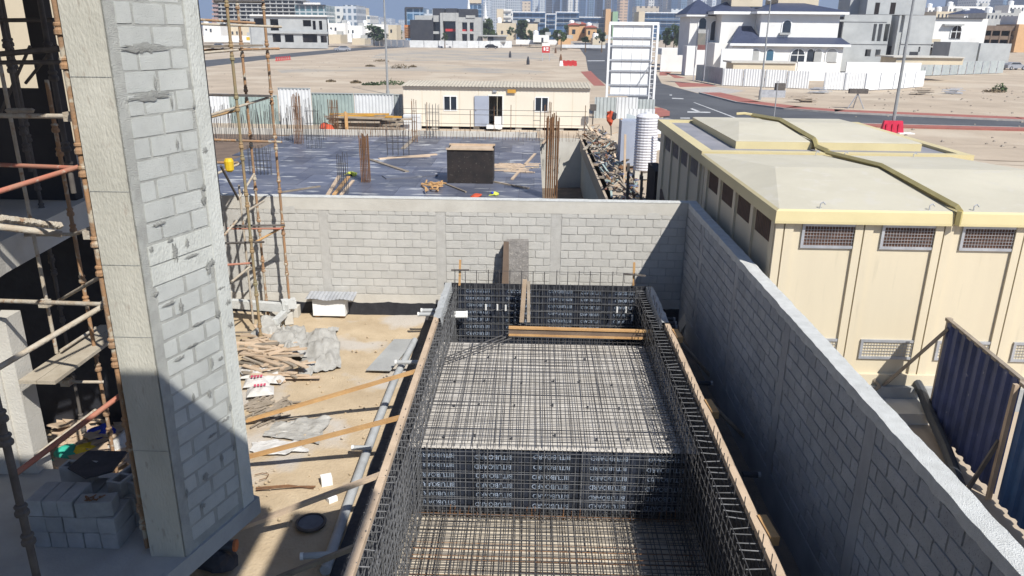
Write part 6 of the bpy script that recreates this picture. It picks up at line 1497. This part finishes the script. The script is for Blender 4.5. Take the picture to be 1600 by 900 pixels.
for i in range(6): block(576+i*9.5,584+i*9.5,(33,26,34,29,36,31)[i],60,1500+70*i,F7,'small hazy far block in the low gap of the skyline, %s from left'%('first','second','third','fourth','fifth','sixth')[i],'far_block',40)
block(633,661,12,45,420,F2,'blue glass building with dark frame left behind charcoal villa',extras=[('frame',M_CHAR,(633,661,11,13.5)),('frame',M_CHAR,(633,635,13.5,40))]); block(661,676,15,40,425,F5,'grey green glass wing behind charcoal villa')
# minarets
for i,(px,yt,lab) in enumerate(((732.5,-6,'white minaret at the left edge of the blue tower'),(758.5,2,'white slender minaret beside the loose green tree'))):
    t=thing('minaret',lab,'minaret',tuple(W(px,50,600))); c=W(px,50,600); tp=W(px,yt,600).z; b=MB(); b.tube((c.x,600,0),(c.x,600,tp-8),1.1,8); b.build('shaft',M_WHITE2,t); b=MB(); b.tube((c.x,600,tp-12),(c.x,600,tp-10.5),2.0,8); b.build('balcony',M_WHITE2,t); b=MB(); b.tube((c.x,600,tp-8),(c.x,600,tp),1.1,8,.1); b.build('spire',M_WHITE2,t)
block(731,752,5,50,640,F2,'light blue office tower right behind the charcoal villa',extras=[('cap',M_BEIGE,(731,752,-8,5))])
# middle glass offices
for i,(x0,x1,yt,yb,lab) in enumerate(((776,800,15,40,'white sided office with dark glass behind cream villas'),(800,852,19,48,'long navy glass office with white top frame'),(852,868,22,48,'grey glass office end with white frame'),(868,905,19,50,'navy glass office with thin white masts'),(900,945,27,50,'broad dark blue office behind the peach villa'),(945,968,30,50,'dark glass office left of the tan blocks'),(1005,1076,20,62,'long dark blue glass office right of the billboard'))):
    t=block(x0,x1,yt,yb,520+12*i,F6 if i else F3,lab,dp=30)
    part(t,'white_frame',M_WHITE2,(x0,x1,yt-.8,yt+.5,518+12*i,1),(x0,x0+1.2,yt,yb,518+12*i,1)); part(t,'floor_band',M_GREYW,(x0,x1,yt+9,yt+9.9,518.2+12*i,.8),(x0,x1,yt+16,yt+16.8,518.2+12*i,.8))
block(776,786,14,36,510,M_BEIGE,'pale cream stair tower beside the white sided office'); block(946,955,14,32,560,M_PEACH,'tan block with open top left of banded tower'); block(957,966,18,32,562,mat('green_panel',(.30,.46,.30)),'small green panelled block between tan blocks'); block(997,1008,18,45,540,M_BEIGE,'beige block behind the billboard top'); block(994,1030,10,24,600,F4,'brown podium with rounded top behind the billboard')
block(1048,1070,14,30,610,F3,'white louvred block left of navy villa roof')
# high towers
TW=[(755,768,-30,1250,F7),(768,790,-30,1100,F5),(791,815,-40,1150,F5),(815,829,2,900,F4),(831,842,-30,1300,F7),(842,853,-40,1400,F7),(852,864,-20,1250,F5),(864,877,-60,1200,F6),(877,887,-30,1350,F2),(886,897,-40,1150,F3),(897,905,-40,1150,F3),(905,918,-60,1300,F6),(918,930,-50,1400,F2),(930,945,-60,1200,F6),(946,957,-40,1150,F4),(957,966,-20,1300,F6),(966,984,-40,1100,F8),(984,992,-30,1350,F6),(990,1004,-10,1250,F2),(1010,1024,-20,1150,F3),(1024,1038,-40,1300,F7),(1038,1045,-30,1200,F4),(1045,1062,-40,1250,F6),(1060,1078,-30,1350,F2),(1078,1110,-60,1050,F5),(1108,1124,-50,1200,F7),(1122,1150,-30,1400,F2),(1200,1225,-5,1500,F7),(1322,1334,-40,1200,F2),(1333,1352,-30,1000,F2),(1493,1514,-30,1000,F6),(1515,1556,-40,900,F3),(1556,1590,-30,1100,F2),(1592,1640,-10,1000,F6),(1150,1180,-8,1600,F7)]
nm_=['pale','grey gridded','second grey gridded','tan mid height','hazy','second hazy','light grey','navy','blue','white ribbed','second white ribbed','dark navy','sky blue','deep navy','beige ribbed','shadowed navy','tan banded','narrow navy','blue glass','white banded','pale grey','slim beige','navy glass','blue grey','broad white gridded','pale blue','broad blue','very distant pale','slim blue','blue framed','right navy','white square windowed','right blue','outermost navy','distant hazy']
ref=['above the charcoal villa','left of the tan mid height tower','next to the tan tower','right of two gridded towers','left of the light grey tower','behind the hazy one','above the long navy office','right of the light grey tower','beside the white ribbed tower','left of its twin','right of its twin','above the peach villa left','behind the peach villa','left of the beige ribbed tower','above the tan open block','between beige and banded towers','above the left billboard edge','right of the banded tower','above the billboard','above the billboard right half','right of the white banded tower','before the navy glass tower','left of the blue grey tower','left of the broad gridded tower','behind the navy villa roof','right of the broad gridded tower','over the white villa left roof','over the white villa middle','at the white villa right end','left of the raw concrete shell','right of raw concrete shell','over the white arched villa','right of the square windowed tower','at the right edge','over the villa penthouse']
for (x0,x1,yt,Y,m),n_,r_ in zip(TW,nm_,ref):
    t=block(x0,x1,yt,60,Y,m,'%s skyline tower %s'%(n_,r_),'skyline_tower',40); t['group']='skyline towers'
# small villas right
for i,(x0,x1,yt,yb,Y,m,rf) in enumerate(((1448,1490,12,40,330,M_WHITE,None),(1480,1540,10,34,300,M_WHITE,None),(1505,1560,22,45,260,M_WHITE,M_ROOFN),(1540,1590,20,45,240,M_GREYW,None),(1575,1620,8,30,320,M_WHITE,None),(1462,1500,18,36,290,M_BEIGE,None))):
    lowvilla(x0,x1,yt,yb,Y,m,rf,['white flat villa behind the raw concrete shell','broad white villa over the arched villa roof','white villa with small navy roof on the far right','grey villa block right of the navy roofed one','white colonnade villa at the top right edge','beige villa low behind the arched villa'][i],'far_villa',[(x0+4+k*6,x0+6+k*6,yt+4,yt+9) for k in range(int((x1-x0-6)/6))])
# sun-washed air
# ---------------------------------------------------------------- hazy air round the whole scene
hm = bpy.data.materials.new('air'); hm.use_nodes = True
hn = hm.node_tree; hn.nodes.remove(hn.nodes['Principled BSDF'])
pv = hn.nodes.new('ShaderNodeVolumePrincipled'); pv.inputs['Color'].default_value = (.86, .90, 1.0, 1); pv.inputs['Density'].default_value = .0005; pv.inputs['Anisotropy'].default_value = .2
hn.links.new(pv.outputs[0], hn.nodes['Material Output'].inputs['Volume'])
b = MB(); b.box((-1900, -350, -4), (1900, 2600, 190)); tag(b.build('haze', hm), kind='stuff')
